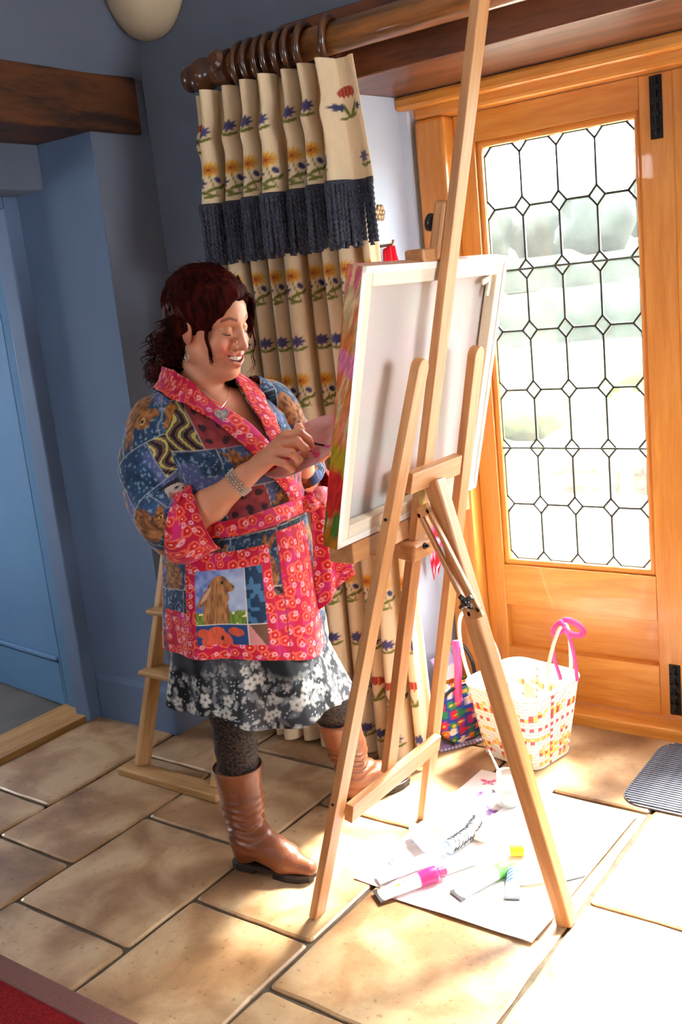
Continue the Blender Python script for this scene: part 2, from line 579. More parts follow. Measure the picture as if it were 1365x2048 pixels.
w3.box(FX0, FX1, -1.86, -1.79, FZ0, FZ0 + 0.05); w3.box(FX0, FX1, -1.86, -1.79, FZ1 - 0.05, FZ1)
w3.build('fill_window_2', M_CEIL, kind='structure')

# rough old lintel over the passage
def old_beam():
    n, m = 40, 3
    y0, y1 = -0.3, 2.622
    v = []
    ys = np.linspace(y0, y1, n)
    for i, y in enumerate(ys):
        w = 0.006 * (vnoise(y * 6, 1.0) - .5)
        b = 0.012 * (vnoise(y * 5, 7.0) - .5)
        t = 0.008 * (vnoise(y * 5, 3.0) - .5)
        back = -2.97 if y < 2.28 else -2.97 + 0.29 * min(1, (y - 2.28) / 0.135) ** 1.6      # underside runs out where the wall begins
        front = -2.664 + w
        v += [(front, y, 2.172 + b), (front, y, 2.354 + t), (-2.97, y, 2.354 + t), (-2.97, y, 2.172 + b * 0.3)]
    f = []
    for i in range(n - 1):
        for k in range(4):
            f.append((i * 4 + k, i * 4 + (k + 1) % 4, (i + 1) * 4 + (k + 1) % 4, (i + 1) * 4 + k))
    f += [(0, 1, 2, 3), tuple((n - 1) * 4 + k for k in (3, 2, 1, 0))]
    v = np.array(v)
    org = Vector((-2.8, 0.0, 2.17))
    # local Z runs along the beam so that the grain does too
    M = frame(org, org + Vector((0, 1, 0)), (1, 0, 0))
    Mi = M.inverted()
    me = mesh_of('trim_3', [Mi @ Vector(q) for q in v], f, M_DARKOAK)
    o = bpy.data.objects.new('trim_3', me)
    place(o, M)
    o['kind'] = 'structure'
    import bmesh
    bm = bmesh.new(); bm.from_mesh(me); bmesh.ops.recalc_face_normals(bm, faces=bm.faces); bm.to_mesh(me); bm.free()
    bev(o, 0.008, 3)
old_beam()

# blue door standing open in the passage, with its frame
frm = MB()
frm.box(-3.20, -3.115, 2.335, 2.455, -0.05, 2.02)
frm.box(-3.20, -3.115, 0.9, 2.335, 1.975, 2.02)
frm.build('trim_4', M_BLUE2, kind='structure', bevel=0.006)
st = MB(); st.box(-3.298, -3.20, 2.375, 2.455, -0.05, 2.02); st.box(-3.36, -3.298, 2.425, 2.455, -0.05, 2.02)
st.build('trim_5', M_DOORBLUE, kind='structure', bevel=0.004)
door1 = empty('door_1', (-3.305, 2.40, 0), 'blue painted panel door standing open in the passage', 'door')
del door1['category']; del door1['label']; door1['kind'] = 'structure'
def leaf_pt(s, d, z):            # s along leaf, d out of its face
    a = math.radians(6)
    return Vector((-3.307 - s * math.cos(a) - d * math.sin(a), 2.392 + s * math.sin(a) - d * math.cos(a), z))
def leaf_box(name, s0, s1, d0, d1, z0, z1, par, bevel=0.003):
    v = [leaf_pt(s, d, z) for z in (z0, z1) for s, d in ((s0, d0), (s1, d0), (s1, d1), (s0, d1))]
    return obj(name, v, BOXF, M_DOORBLUE, par, bevel=bevel, fix=True)
leaf_box('door_leaf', 0.009, 0.76, -0.03, 0.0, 0.01, 1.97, door1)
leaf_box('moulding', 0.022, 0.76, 0.0, 0.016, 0.205, 0.225, door1, bevel=0.006)
leaf_box('stile', 0.009, 0.022, 0.0, 0.006, 0.01, 1.97, door1, bevel=0.002)
leaf_box('kick_panel', 0.022, 0.76, 0.0, 0.008, 0.01, 0.2, door1, bevel=0.003)

# neighbouring room, with an unseen window opening added to light the passage
box('wall_far', -5.3, -5.2, 0.2, 1.4, 0, H, M_WALL, kind='structure')
box('wall_far', -5.3, -5.2, 2.2, 4.2, 0, H, M_WALL, kind='structure')
box('wall_far', -5.3, -5.2, 1.4, 2.2, 0, 1.0, M_WALL, kind='structure')
box('wall_far', -5.3, -5.2, 1.4, 2.2, 1.7, H, M_WALL, kind='structure')
box('wall_far', -5.3, -3.3, 4.1, 4.2, 0, H, M_WALL, kind='structure')
box('wall_far', -5.3, -3.12, 0.2, 0.3, 0, H, M_WALL, kind='structure')
box('ceiling', -5.3, -3.3, 0.2, 4.2, H, H + 0.1, M_CEIL, kind='structure')

# ------------------------------------------------------------------ glazed oak doors
def hazy_glass():
    m = bpy.data.materials.new('hazy_old_glass')
    m.use_nodes = True
    nt = m.node_tree; n, l = nt.nodes, nt.links
    n.remove(n['Principled BSDF'])
    out = n['Material Output']
    tr = n.new('ShaderNodeBsdfTransparent'); tr.inputs[0].default_value = (0.95, 0.97, 0.96, 1)
    df = n.new('ShaderNodeBsdfTranslucent'); df.inputs[0].default_value = (0.95, 0.96, 0.95, 1)
    gl = n.new('ShaderNodeBsdfGlossy'); gl.inputs['Roughness'].default_value = 0.05
    tc = n.new('ShaderNodeTexCoord')
    nz = n.new('ShaderNodeTexNoise'); nz.inputs['Scale'].default_value = 14; nz.inputs['Detail'].default_value = 8
    l.new(tc.outputs['Object'], nz.inputs['Vector'])
    mr = n.new('ShaderNodeMapRange'); mr.inputs[3].default_value = 0.002; mr.inputs[4].default_value = 0.016  # translucent share puts the milky outdoor haze into the panes
    l.new(nz.outputs[0], mr.inputs[0])
    m1 = n.new('ShaderNodeMixShader'); l.new(mr.outputs[0], m1.inputs[0]); l.new(tr.outputs[0], m1.inputs[1]); l.new(df.outputs[0], m1.inputs[2])
    m2 = n.new('ShaderNodeMixShader'); m2.inputs[0].default_value = 0.05; l.new(m1.outputs[0], m2.inputs[1]); l.new(gl.outputs[0], m2.inputs[2])
    l.new(m2.outputs[0], out.inputs[0])
    return m
M_GLASS = hazy_glass()

YD = 3.14                                      # room face of the leaves
fr_ = MB()
def hz(name, x0, x1, y0, y1, z0, z1, mat, par=None, axis='x', bevel=0.003, **kw):
    """bar with grain along x or z"""
    if axis == 'x':
        return beam(name, (x0, (y0 + y1) / 2, (z0 + z1) / 2), (x1, (y0 + y1) / 2, (z0 + z1) / 2), y1 - y0, z1 - z0, (0, 1, 0), mat, par, bevel, **kw)
    return beam(name, ((x0 + x1) / 2, (y0 + y1) / 2, z0), ((x0 + x1) / 2, (y0 + y1) / 2, z1), x1 - x0, y1 - y0, (1, 0, 0), mat, par, bevel, **kw)

for nm, a in (('trim_6', (-1.84, -1.726, 3.075, 3.22, 0.0, 2.10, 'z')), ('trim_7', (-0.245, -0.13, 3.075, 3.22, 0.0, 2.10, 'z')),
              ('trim_8', (-1.84, -0.13, 3.075, 3.22, 2.10, 2.182, 'x')), ('trim_9', (-1.89, -0.10, 3.04, 3.09, 2.135, 2.18, 'x'))):
    o = hz(nm, *a[:6], M_DOOROAK, axis=a[6], bevel=0.012)
    o['kind'] = 'structure'
o = hz('trim_10', -1.84, -0.13, 3.05, 3.25, -0.02, 0.04, M_DOOROAK, axis='x', bevel=0.006); o['kind'] = 'structure'

GX0, GX1, GZ0, GZ1 = -1.628, -1.113, 0.560, 1.983
def build_leaf(name, sx):
    """sx maps a left-leaf x to this leaf (second leaf mirrored about the meeting line)"""
    d = empty(name, (sx(-1.36), YD, 0.04), 'x', 'x')
    del d['category']; del d['label']; d['kind'] = 'structure'
    def bar(nm, x0, x1, y0, y1, z0, z1, axis, bevel=0.004, mat=M_DOOROAK, par=d):
        a, b = sorted((sx(x0), sx(x1)))
        return hz(nm, a, b, y0, y1, z0, z1, mat, par, axis, bevel)
    bar('stile', -1.725, GX0 - 0.022, YD, YD + 0.05, 0.045, 2.098, 'z')
    bar('stile', GX1 + 0.022, -0.988, YD, YD + 0.05, 0.045, 2.098, 'z')
    bar('rail', GX0 - 0.022, GX1 + 0.022, YD, YD + 0.05, GZ1 + 0.022, 2.098, 'x', 0.001)
    bar('rail', GX0 - 0.022, GX1 + 0.022, YD, YD + 0.05, 0.385, GZ0 - 0.022, 'x', 0.001)
    bar('rail', GX0 - 0.022, GX1 + 0.022, YD, YD + 0.05, 0.045, 0.222, 'x', 0.001)
    bar('panel', GX0 - 0.022, GX1 + 0.022, YD + 0.032, YD + 0.046, 0.22, 0.39, 'x', 0.0)
    # glazing mouldings
    for x0, x1, z0, z1, ax in ((GX0 - 0.024, GX0, GZ0 - 0.022, GZ1 + 0.022, 'z'), (GX1, GX1 + 0.024, GZ0 - 0.022, GZ1 + 0.022, 'z'),
                               (GX0 - 0.022, GX1 + 0.022, GZ1, GZ1 + 0.024, 'x'), (GX0 - 0.022, GX1 + 0.022, GZ0 - 0.024, GZ0, 'x')):
        bar('glazing_bead', x0, x1, YD + 0.008, YD + 0.045, z0, z1, ax, 0.010)
    # surface bolts on the meeting stile
    for z0, z1 in ((1.912, 2.092), (0.055, 0.236)):
        a, b = sorted((sx(-1.057), sx(-1.019)))
        bt = box('bolt_plate', a, b, YD - 0.004, YD, z0, z1, M_IRON, d, bevel=0.002)
        c = (a + b) / 2
        rod = MB()
        rod.tube([(c, YD - 0.012, z0 + 0.012), (c, YD - 0.012, z1 - 0.005)], 0.006, 8)
        for k in (0.2, 0.4, 0.6, 0.8):
            rod.box(c - 0.012, c + 0.012, YD - 0.018, YD - 0.003, z0 + (z1 - z0) * k - 0.007, z0 + (z1 - z0) * k + 0.007)
        rod.build('bolt', M_IRON, bt, bevel=0.001)
    # leaded lights
    nc, nr = 4, 7
    dx, dz = (GX1 - GX0) / nc, (GZ1 - GZ0) / nr
    hw, hh = 0.027, 0.031
    yg = YD + 0.026
    t = 0.0035
    cm = MB()
    def came(p, q):
        cm.obox((sx(p[0]), yg, p[1]), (sx(q[0]), yg, q[1]), 0.0065, 0.009, (0, 0, 1) if abs(p[0] - q[0]) > abs(p[1] - q[1]) * .2 else (1, 0, 0))
    def pane(nm, pts):
        v, f = extrude_poly([(sx(x), yg - t / 2, z) for x, z in pts], (0, t, 0))
        obj(nm, v, f, M_GLASS, d)
    for i in range(nc + 1):
        for j in range(nr + 1):
            cx, cz = GX0 + i * dx, GZ0 + j * dz
            q = [(cx + hw, cz), (cx, cz + hh), (cx - hw, cz), (cx, cz - hh)]
            inside = [GX0 - 1e-6 <= x <= GX1 + 1e-6 and GZ0 - 1e-6 <= z <= GZ1 + 1e-6 for x, z in q]
            for k in range(4):
                if inside[k] and inside[(k + 1) % 4]: came(q[k], q[(k + 1) % 4])
            poly = [(min(max(x, GX0), GX1), min(max(z, GZ0), GZ1)) for x, z in q]
            poly2 = []
            for k in range(4):
                if inside[k]: poly2.append(q[k])
                elif (cx, cz) not in poly2: poly2.append((cx, cz))
            pane('diamond_pane', poly2)
            if i < nc: came((cx + hw, cz), (cx + dx - hw, cz))
            if j < nr: came((cx, cz + hh), (cx, cz + dz - hh))
            if i < nc and j < nr:
                x1, z1 = cx + dx, cz + dz
                pane('octagon_pane', [(cx + hw, cz), (x1 - hw, cz), (x1, cz + hh), (x1, z1 - hh), (x1 - hw, z1), (cx + hw, z1), (cx, z1 - hh), (cx, cz + hh)])
    cm.build('lead_came', M_LEAD, d)
    for j in (2, 5):
        z = GZ0 + j * dz
        sb = MB().tube([(sx(GX0), yg - 0.009, z), (sx(GX1), yg - 0.009, z)], 0.0035, 6)
        sb.build('saddle_bar', M_LEAD, d)
    return d
d2 = build_leaf('door_2', lambda x: x)
hz('astragal', -1.012, -0.968, YD + 0.051, YD + 0.066, 0.05, 2.09, M_DOOROAK, d2, 'z')
build_leaf('door_3', lambda x: -1.9775 - x)

# uplighter bowl on the window wall
sc_ = empty('wall_sconce', (-2.60, 2.67, 2.47), 'rounded beige plaster uplighter bowl high on the blue corner wall', 'wall light')
def sconce():
    n, m = 36, 14
    v = []
    for j in range(m):
        t = j / (m - 1)
        ph = t * math.pi / 2
        r = math.sin(ph) ** 0.8
        for i in range(n):
            a = math.pi * i / (n - 1)
            flute = 1 + 0.035 * abs(math.cos(a * 3)) * t
            v.append((-2.585 + 0.168 * r * math.cos(a) * flute, 2.668 - 0.15 * r * math.sin(a) * flute, 2.475 + 0.24 * (1 - math.cos(ph))))
    f = gridf(n, m)
    b = obj('bowl', v, f, M_PLASTER, sc_, smooth=True)
    so = b.modifiers.new('shell', 'SOLIDIFY'); so.thickness = 0.008
    MB().tube([(-2.585 + 0.175 * math.cos(a), 2.668 - 0.157 * math.sin(a), 2.716) for a in np.linspace(0, math.pi, 25)], 0.010, 8).build('rim', M_PLASTER, sc_, smooth=True)
sconce()
# ------------------------------------------------------------------ garden beyond the doors
M_LAWN = mk('sunlit_lawn', S(70, 80, 50), S(92, 100, 70), rough=0.9, scale=0.8)
M_TERR = mk('pale_gravel', S(128, 120, 106), S(148, 140, 126), rough=0.9, scale=2)
M_HEDGE = mk('hedge_leaves', S(14, 20, 11), S(26, 36, 20), rough=0.9, scale=3, bump=0.6, bscale=4)
M_TREE = mk('tree_leaves', S(15, 22, 16), S(27, 36, 27), rough=0.9, scale=0.7, bump=0.6, bscale=2)
M_SHRUB = mk('shrub_leaves', S(40, 52, 12), S(74, 82, 28), rough=0.8, scale=9, bump=0.6, bscale=12)
M_GSTONE = mk('garden_stone', S(74, 60, 46), S(100, 84, 66), rough=0.9, scale=5, bump=0.4, bscale=8)
M_TERRA = mk('terracotta', S(186, 120, 84), S(204, 140, 102), rough=0.8)
M_BARK = mk('bark', S(84, 70, 56), S(104, 88, 70), rough=0.9)

box('ground', -60, 40, 3.3, 31, -0.5, -0.28, M_LAWN, kind='structure')
box('terrace', -9, 6, 3.26, 9.2, -0.5, -0.10, M_TERR, kind='structure')
fv = []
xs, ys = np.linspace(-160, 60, 23), np.linspace(30, 170, 15)
for y in ys:
    for x in xs:
        fv.append((x, y, -0.3 + max(0, y - 34) * 0.055 + 0.5 * vnoise(x * 0.05, y * 0.05) - (0.4 if y < 35 else 0)))
obj('field', fv, gridf(len(xs), len(ys)), M_LAWN, kind='structure', smooth=True)

_ico = {}
def blob(c, r, seed, sub=3, rough=0.25, freq=2.2):
    if sub not in _ico:
        import bmesh
        bm = bmesh.new(); bmesh.ops.create_icosphere(bm, subdivisions=sub, radius=1)
        _ico[sub] = (np.array([q.co[:] for q in bm.verts]), np.array([[w.index for w in f.verts] for f in bm.faces]))
        bm.free()
    v, f = _ico[sub]
    d = 1 + rough * (2 * vnoise(v[:, 0] * freq + 50, v[:, 1] * freq + 50, v[:, 2] * freq + 50, seed) - 1) + \
        rough * 0.6 * (2 * vnoise(v[:, 0] * freq * 3 + 50, v[:, 1] * freq * 3 + 50, v[:, 2] * freq * 3 + 50, seed + 1) - 1)
    return v * d[:, None] * np.array(r) + np.array(c), f

def at_az(az, dist, z=0.0):
    a = math.radians(az)
    return np.array([math.cos(a) * dist, math.sin(a) * dist, z])
def hedge(dist, az0, az1, h, w, z0, seed, label, n=90):
    az = np.linspace(az0, az1, n)
    prof = np.array([(-.5, 0), (-.52, .5), (-.42, .88), (-.15, 1.0), (.15, 1.0), (.42, .9), (.52, .5), (.5, 0)])
    v = []
    for i, a in enumerate(az):
        c = at_az(a, dist, z0)
        out = at_az(a, 1.0)
        for k, (p, q) in enumerate(prof):
            nn = vnoise(i * 0.45, k * 0.9, 0, seed) - .5
            v.append(c + out * (p * w * (1 + .5 * nn)) + np.array([0, 0, q * h * (1 + 0.35 * nn)]))
    obj('hedge', v, gridf(len(prof), n), M_HEDGE, label=label, cat='hedge', smooth=False)
hedge(27.5, 100, 136, 1.35, 1.6, -0.3, 3, 'trimmed garden hedge running behind the lawn')
hedge(52, 98, 136, 1.5, 2.0, 0.7, 5, 'loose field hedge on the slope below the trees')

TREES = [(104.5, 95, 8.2, 8), (108.6, 104, 7, 7.5), (111.5, 88, 6.0, 6), (114.6, 98, 5.2, 6), (117.8, 88, 6.0, 6), (121.0, 100, 4.5, 6), (124, 90, 5.5, 6), (128.5, 96, 6, 6)]
TL = ['tall hazy tree at the right edge of the glass', 'hazy tree second from the right on the far slope', 'round hazy tree left of the two tallest', 'low hazy tree in the middle of the far row',
      'broad hazy tree standing beside the low middle one', 'smallest hazy tree of the far row', 'hazy tree behind the left lead column', 'hazy tree hidden mostly behind the canvas']
for i, (a, d, h, w) in enumerate(TREES):
    g = at_az(a, d, -0.3 + max(0, math.sin(math.radians(a)) * d - 34) * 0.055)
    t = empty('tree', tuple(g), TL[i], 'tree', 'trees on the far slope')
    MB().tube([g + [0, 0, -0.4], g + [0, 0, h * 0.5]], [0.35, 0.2], 7).build('trunk', M_BARK, t)
    v, f = blob(g + [0, 0, h * 0.55], (w * 0.55, w * 0.5, h * 0.48), 20 + i, 3, 0.3)
    obj('crown', v, f, M_TREE, t)
v, f = blob(at_az(104, 190, 5.0), (60, 30, 16), 77, 3, 0.2)
obj('hill', v, f, M_TREE, kind='structure')

def shrub(az, d, r, h, lab, pot=None):
    g = at_az(az, d, -0.10 if d < 9.6 else -0.28)
    s = empty('garden_shrub', tuple(g), lab, 'shrub', 'clipped shrubs on the terrace')
    MB().tube([g, g + [0, 0, h * .5]], 0.02, 6).build('stem', M_BARK, s)
    v, f = blob(g + [0, 0, h * 0.52], (r, r, h * 0.5), int(az * 7), 3, 0.22)
    obj('foliage', v, f, M_SHRUB, s)
shrub(106.3, 15.5, 0.75, 1.15, 'round yellow-green shrub at the right side of the glass')
shrub(109.3, 13.8, 0.55, 0.62, 'low yellow-green shrub in the middle of the glass')
shrub(116.2, 11.4, 0.55, 0.70, 'low green shrub just beside the canvas edge')
# low dry-stone wall on the terrace, each block its own piece
lw = box('garden_wall', -3.2, -0.6, 7.0, 7.28, -0.10, 0.10, M_GSTONE, label='low rubble stone wall on the sunny terrace', cat='garden wall')
for i in range(22):
    x = -3.22 + i * 0.12
    for r_ in range(2):
        w = 0.105 + 0.02 * random.random()
        v, f = blob((x + 0.06 * r_, 7.02 + 0.03 * random.random(), -0.03 + 0.12 * r_), (w * .6, 0.07, 0.055), i * 3 + r_, 1, 0.2)
        obj('stone', v, f, M_GSTONE, lw)
# garden bench and a terracotta pot
bn = empty('garden_bench', (-1.95, 6.2, -0.1), 'sun-bleached garden bench on the terrace behind the leaded glass', 'bench')
for k in range(4): box('slat', -2.5, -1.45, 6.05 + 0.11 * k, 6.14 + 0.11 * k, 0.31, 0.34, M_TERR, bn, bevel=0.006)
for x in (-2.45, -1.57):
    for y in (6.07, 6.42): box('leg', x, x + 0.07, y, y + 0.07, -0.1, 0.31, M_TERR, bn, bevel=0.004)
for k in range(2): box('back_slat', -2.5, -1.45, 6.46, 6.49, 0.46 + 0.16 * k, 0.56 + 0.16 * k, M_TERR, bn, bevel=0.006)
for x in (-2.45, -1.57): box('back_post', x, x + 0.07, 6.49, 6.54, 0.2, 0.76, M_TERR, bn, bevel=0.004)
pt = empty('flower_pot', (-2.16, 9.0, -0.10), 'small terracotta pot far out on the terrace', 'pot')
MB().lathe([(0.13, 0), (0.17, 0.2), (0.19, 0.2), (0.19, 0.26), (0.16, 0.26), (0.15, 0.22)], (-2.16, 9.0, -0.10)).build('pot', M_TERRA, pt, smooth=True)
v, f = blob((-2.16, 9.0, 0.27), (0.16, 0.16, 0.13), 91, 2, 0.25)
obj('plant', v, f, M_SHRUB, pt)

# ------------------------------------------------------------------ studio easel
M_BEECH = wood('beech', S(178, 118, 70), S(202, 146, 94), rough=0.4, ring=9, along=0.6, bump=0.03)
M_BRASS = mk('brass', S(190, 160, 96), S(206, 178, 116), rough=0.35, metal=0.9)
M_BLACKP = mk('black_plastic', S(20, 20, 22), S(30, 30, 32), rough=0.3)
K = 0.235
def ep(z, y=2.01, off=0.0):                    # point on the leaning easel plane
    return Vector((-1.516 + off + K * z, y, z))
easel = empty('easel', (-1.35, 2.01, 0), 'tall beech studio easel seen from behind, holding the canvas', 'easel')
SY = (0, 1, 0)
beam('mast', ep(0.30), ep(2.42), 0.046, 0.022, SY, M_BEECH, easel)
for s in (-1, 1):
    foot = Vector((-1.525, 2.01 + s * 0.2695, 0.0)); top = Vector((-1.525 + 0.264 * 1.405, 2.01 + s * 0.128, 1.405))
    beam('leg', foot, top, 0.046, 0.022, SY, M_BEECH, easel, round_top=1)
    for zz in (0.33, 1.05):
        c = foot.lerp(top, zz / 1.405) + Vector((0, s * 0.0245 if s < 0 else 0.0245, 0))
        MB().lathe([(0.004, 0), (0.004, 0.0015)], c, (0, s, 0), 10).build('screw', M_IRON, easel)
beam('crossbar', ep(1.118, 1.90, .022), ep(1.118, 2.135, .022), 0.05, 0.024, (0.23, 0, 1), M_BEECH, easel)
beam('crossbar', ep(0.285, 1.795, .022), ep(0.285, 2.235, .022), 0.05, 0.024, (0.23, 0, 1), M_BEECH, easel)
tray = beam('tray', ep(0.984, 1.752, -0.0465), ep(0.984, 2.30, -0.0465), 0.048, 0.068, (0, 0, 1), M_BEECH, easel, bevel=0.003)
blk = beam('tray_block', ep(0.935, 1.955, -0.004), ep(0.935, 2.055, -0.004), 0.045, 0.07, (0.2, 0, 1), M_BEECH, easel, bevel=0.006)
MB().lathe([(0.008, 0), (0.008, 0.004)], ep(0.94, 2.0, 0.032), (1, 0, 0), 12).build('bolt', M_IRON, blk)
MB().tube([ep(0.94, 2.0, 0.03), ep(0.94, 2.0, 0.045)], 0.004, 8).build('bolt_shank', M_IRON, blk)
# sliding top clamp
cl = beam('top_clamp', ep(1.612, 2.005, -0.026), ep(1.735, 2.005, -0.026), 0.05, 0.028, SY, M_BEECH, easel, bevel=0.006)
beam('clamp_lip', ep(1.622, 1.93, -0.046), ep(1.622, 2.03, -0.046), 0.03, 0.05, (0, 0, 1), M_BEECH, cl, bevel=0.005)
MB().lathe([(0.006, 0), (0.016, 0.004), (0.02, 0.010), (0.02, 0.018), (0.014, 0.022)], ep(1.690, 2.0, -0.040), (-1, 0, 0.23), 14).build('clamp_knob', M_BLACKP, cl, smooth=True)
# hinged rear leg with slotted stay
rl_top, rl_foot = Vector((-1.222, 2.005, 1.105)), Vector((-0.945, 2.000, 0.0))
beam('rear_leg', rl_foot, rl_top, 0.044, 0.040, SY, M_BEECH, easel, round_top=0, bevel=0.005)
box('hinge_plate', -1.252, -1.244, 1.975, 1.995, 1.02, 1.085, M_BRASS, easel, bevel=0.001)
s0, s1 = Vector((-1.232, 1.960, 1.040)), Vector((-1.112, 1.960, 0.795))
sd = (s1 - s0).normalized(); sn = Vector((0, 1, 0)).cross(sd).normalized()
stay = MB()
for k in (-1, 1): stay.obox(s0 + sn * 0.0135 * k, s1 + sn * 0.0135 * k, 0.011, 0.014, sn)
stay.obox(s0 - sd * 0.012, s0 + sd * 0.014, 0.038, 0.014, sn); stay.obox(s1 - sd * 0.014, s1 + sd * 0.012, 0.038, 0.014, sn)
stay.build('slotted_stay', M_BEECH, easel, bevel=0.002)
kp = Vector((-1.124, 1.948, 0.828))
kn = MB()
kn.lathe([(0.010, 0), (0.012, 0.004), (0.012, 0.014), (0.006, 0.018)], kp, (0, -1, 0), 14)
for a in range(4):
    t = math.radians(45 + 90 * a)
    e = kp + Vector((math.cos(t) * 0.022, -0.010, math.sin(t) * 0.022))
    kn.tube([kp + Vector((0, -0.008, 0)), e], [0.008, 0.006], 8)
kn.build('wing_knob', mk('chrome_black', S(60, 58, 58), S(120, 116, 112), rough=0.25, metal=0.8), easel, smooth=True)

# ------------------------------------------------------------------ canvas
M_CANVASBACK = mk_attr('raw_canvas', rough=0.9, thin=0.35, bscale=900, grain=0.05)
M_PINE = wood('stretcher_pine', S(232, 216, 190), S(240, 228, 206), rough=0.6, ring=9, along=0.6)
M_PAINT = mk_attr('acrylic_paint', rough=0.35, bump=0.3, bscale=160, grain=0.1)
W2, HC, TH = 0.324, 0.614, 0.038
c0 = ep(1.010, 2.018, -0.018)
cu = Vector((K, 0, 1)).normalized()
MC = frame(c0, c0 + cu, SY)                    # local x = +Y world, y = towards the painter, z up the canvas
canvas = empty('canvas_on_easel', tuple(c0), 'square stretched canvas seen from the back with brightly painted edge, standing on the easel', 'canvas')
def cobj(name, v, f, mat, par=canvas, **kw):
    me = mesh_of(name, v, f, mat, kw.get('smooth', False), kw.get('col'))
    o = bpy.data.objects.new(name, me)
    place(o, MC.copy(), par)
    if kw.get('bevel'): bev(o, kw['bevel'])
    return o
def paint_col(x, z):
    """loose strokes: ochre, coral, pink, red, green"""
    n1 = vnoise(x * 14 + 3, z * 16 + x * 20, 0, 1); n2 = vnoise(x * 34, z * 30 + x * 40, 0, 2); n3 = vnoise(x * 24 + 9, z * 34 + 4, 0, 5)
    c = np.ones((len(x), 3)) * S3(206, 128, 62)
    c = lay(c, below(0.45 - n1, .1), S3(206, 176, 128))
    c = lay(c, below(0.55 - n2, .1) * .8, S3(214, 96, 52))
    hz_ = z / HC
    c = lay(c, below(np.abs(hz_ - 0.70 + .05 * n3) - 0.045, .02), S3(222, 120, 152))
    c = lay(c, below(np.abs(hz_ - 0.95) - 0.045, .05) * (n2 > .35), S3(212, 92, 112))
    c = lay(c, below(np.abs(hz_ - 0.46) - 0.05, .04) * (n2 > .4), S3(216, 120, 84))
    c = lay(c, below(np.abs(hz_ - 0.33) - 0.05, .03), S3(176, 146, 30))
    c = lay(c, below(np.abs(hz_ - 0.20 + .06 * (n3 - .5)) - 0.085, .03), S3(206, 40, 34))
    c = lay(c, below(hz_ - 0.11 + .1 * (n3 - .5), .05), S3(170, 104, 20))
    c = lay(c, below(np.abs(hz_ - 0.09) - 0.05, .03) * (n2 > .5), S3(70, 108, 36))
    return c * (0.62 + 0.7 * vnoise(x * 50, z * 110 + x * 90, 0, 9))[:, None]
gu, gv = 140, 140
gx, gz = np.meshgrid(np.linspace(-W2, W2, gu), np.linspace(0, HC, gv))
gx, gz = gx.ravel(), gz.ravel()
bulge = 0.0015 * vnoise(gx * 60, gz * 60)
cobj('painted_face', np.stack([gx, TH + 0.0012 + bulge, gz], 1), gridf(gu, gv), M_PAINT, col=paint_col(gx, gz))
for sgn in (-1, 1):                            # wrapped sides carry the paint too
    sy_, sz_ = np.meshgrid(np.linspace(0.001, TH + 0.001, 18), np.linspace(0, HC, 280))
    sy_, sz_ = sy_.ravel(), sz_.ravel()
    edge = np.full_like(sy_, sgn * W2) + sgn * 0.0012 * vnoise(sy_ * 90, sz_ * 90)
    cobj('painted_side', np.stack([edge, sy_, sz_], 1), gridf(18, 280), M_PAINT, col=paint_col(sy_ * 3 + sgn, sz_))
for zt in (0, HC):
    sx_, sy_ = np.meshgrid(np.linspace(-W2, W2, 120), np.linspace(0.001, TH + 0.001, 10))
    sx_, sy_ = sx_.ravel(), sy_.ravel()
    tc_ = paint_col(sx_ * 2, sy_ * 2 + 0.5)
    tc_ = lay(tc_, np.clip(0.35 + sx_ * 1.2, 0.25, 1), S3(226, 214, 204)) if zt else tc_
    cobj('painted_edge', np.stack([sx_, sy_, np.full_like(sx_, zt)], 1), gridf(120, 10), M_PAINT, col=tc_)
bx_, bz_ = np.meshgrid(np.linspace(-W2 + 0.002, W2 - 0.002, 40), np.linspace(0.002, HC - 0.002, 40))
bx_, bz_ = bx_.ravel(), bz_.ravel()
bc = np.ones((len(bx_), 3)) * S3(236, 232, 228)
cobj('cloth_back', np.stack([bx_, np.full_like(bx_, TH - 0.001), bz_], 1), gridf(40, 40), M_CANVASBACK, col=bc)
def cbar(name, x0, x1, y0, y1, z0, z1, axis, mat=M_PINE):
    if axis == 'z': a, b, side, w, t = ((x0 + x1) / 2, (y0 + y1) / 2, z0), ((x0 + x1) / 2, (y0 + y1) / 2, z1), (1, 0, 0), x1 - x0, y1 - y0
    else: a, b, side, w, t = (x0, (y0 + y1) / 2, (z0 + z1) / 2), (x1, (y0 + y1) / 2, (z0 + z1) / 2), (0, 1, 0), y1 - y0, z1 - z0
    wa, wb_ = MC @ Vector(a), MC @ Vector(b)
    return beam(name, wa, wb_, w, t, MC.to_3x3() @ Vector(side), mat, canvas, bevel=0.003)
bw = 0.044
cbar('stretcher_bar', -W2 + .001, -W2 + bw, 0.003, TH - 0.006, 0.001, HC - .001, 'z')
cbar('stretcher_bar', W2 - bw, W2 - .001, 0.003, TH - 0.006, 0.001, HC - .001, 'z')
cbar('stretcher_bar', -W2 + bw, W2 - bw, 0.003, TH - 0.006, HC - bw, HC - .001, 'x')
cbar('stretcher_bar', -W2 + bw, W2 - bw, 0.003, TH - 0.006, 0.001, bw, 'x')
M_FOLD = mk('canvas_fold', S(236, 230, 220), S(242, 238, 230), rough=0.9, bump=0.1, bscale=300)
fo = 0.016
for x0, x1, z0, z1 in ((-W2, -W2 + fo, 0, HC), (W2 - fo, W2, 0, HC), (-W2, W2, HC - fo, HC), (-W2, W2, 0, fo)):
    cobj('canvas_fold', boxv(x0, x1, 0.0005, 0.003, z0, z1), BOXF, M_FOLD, bevel=0.001)
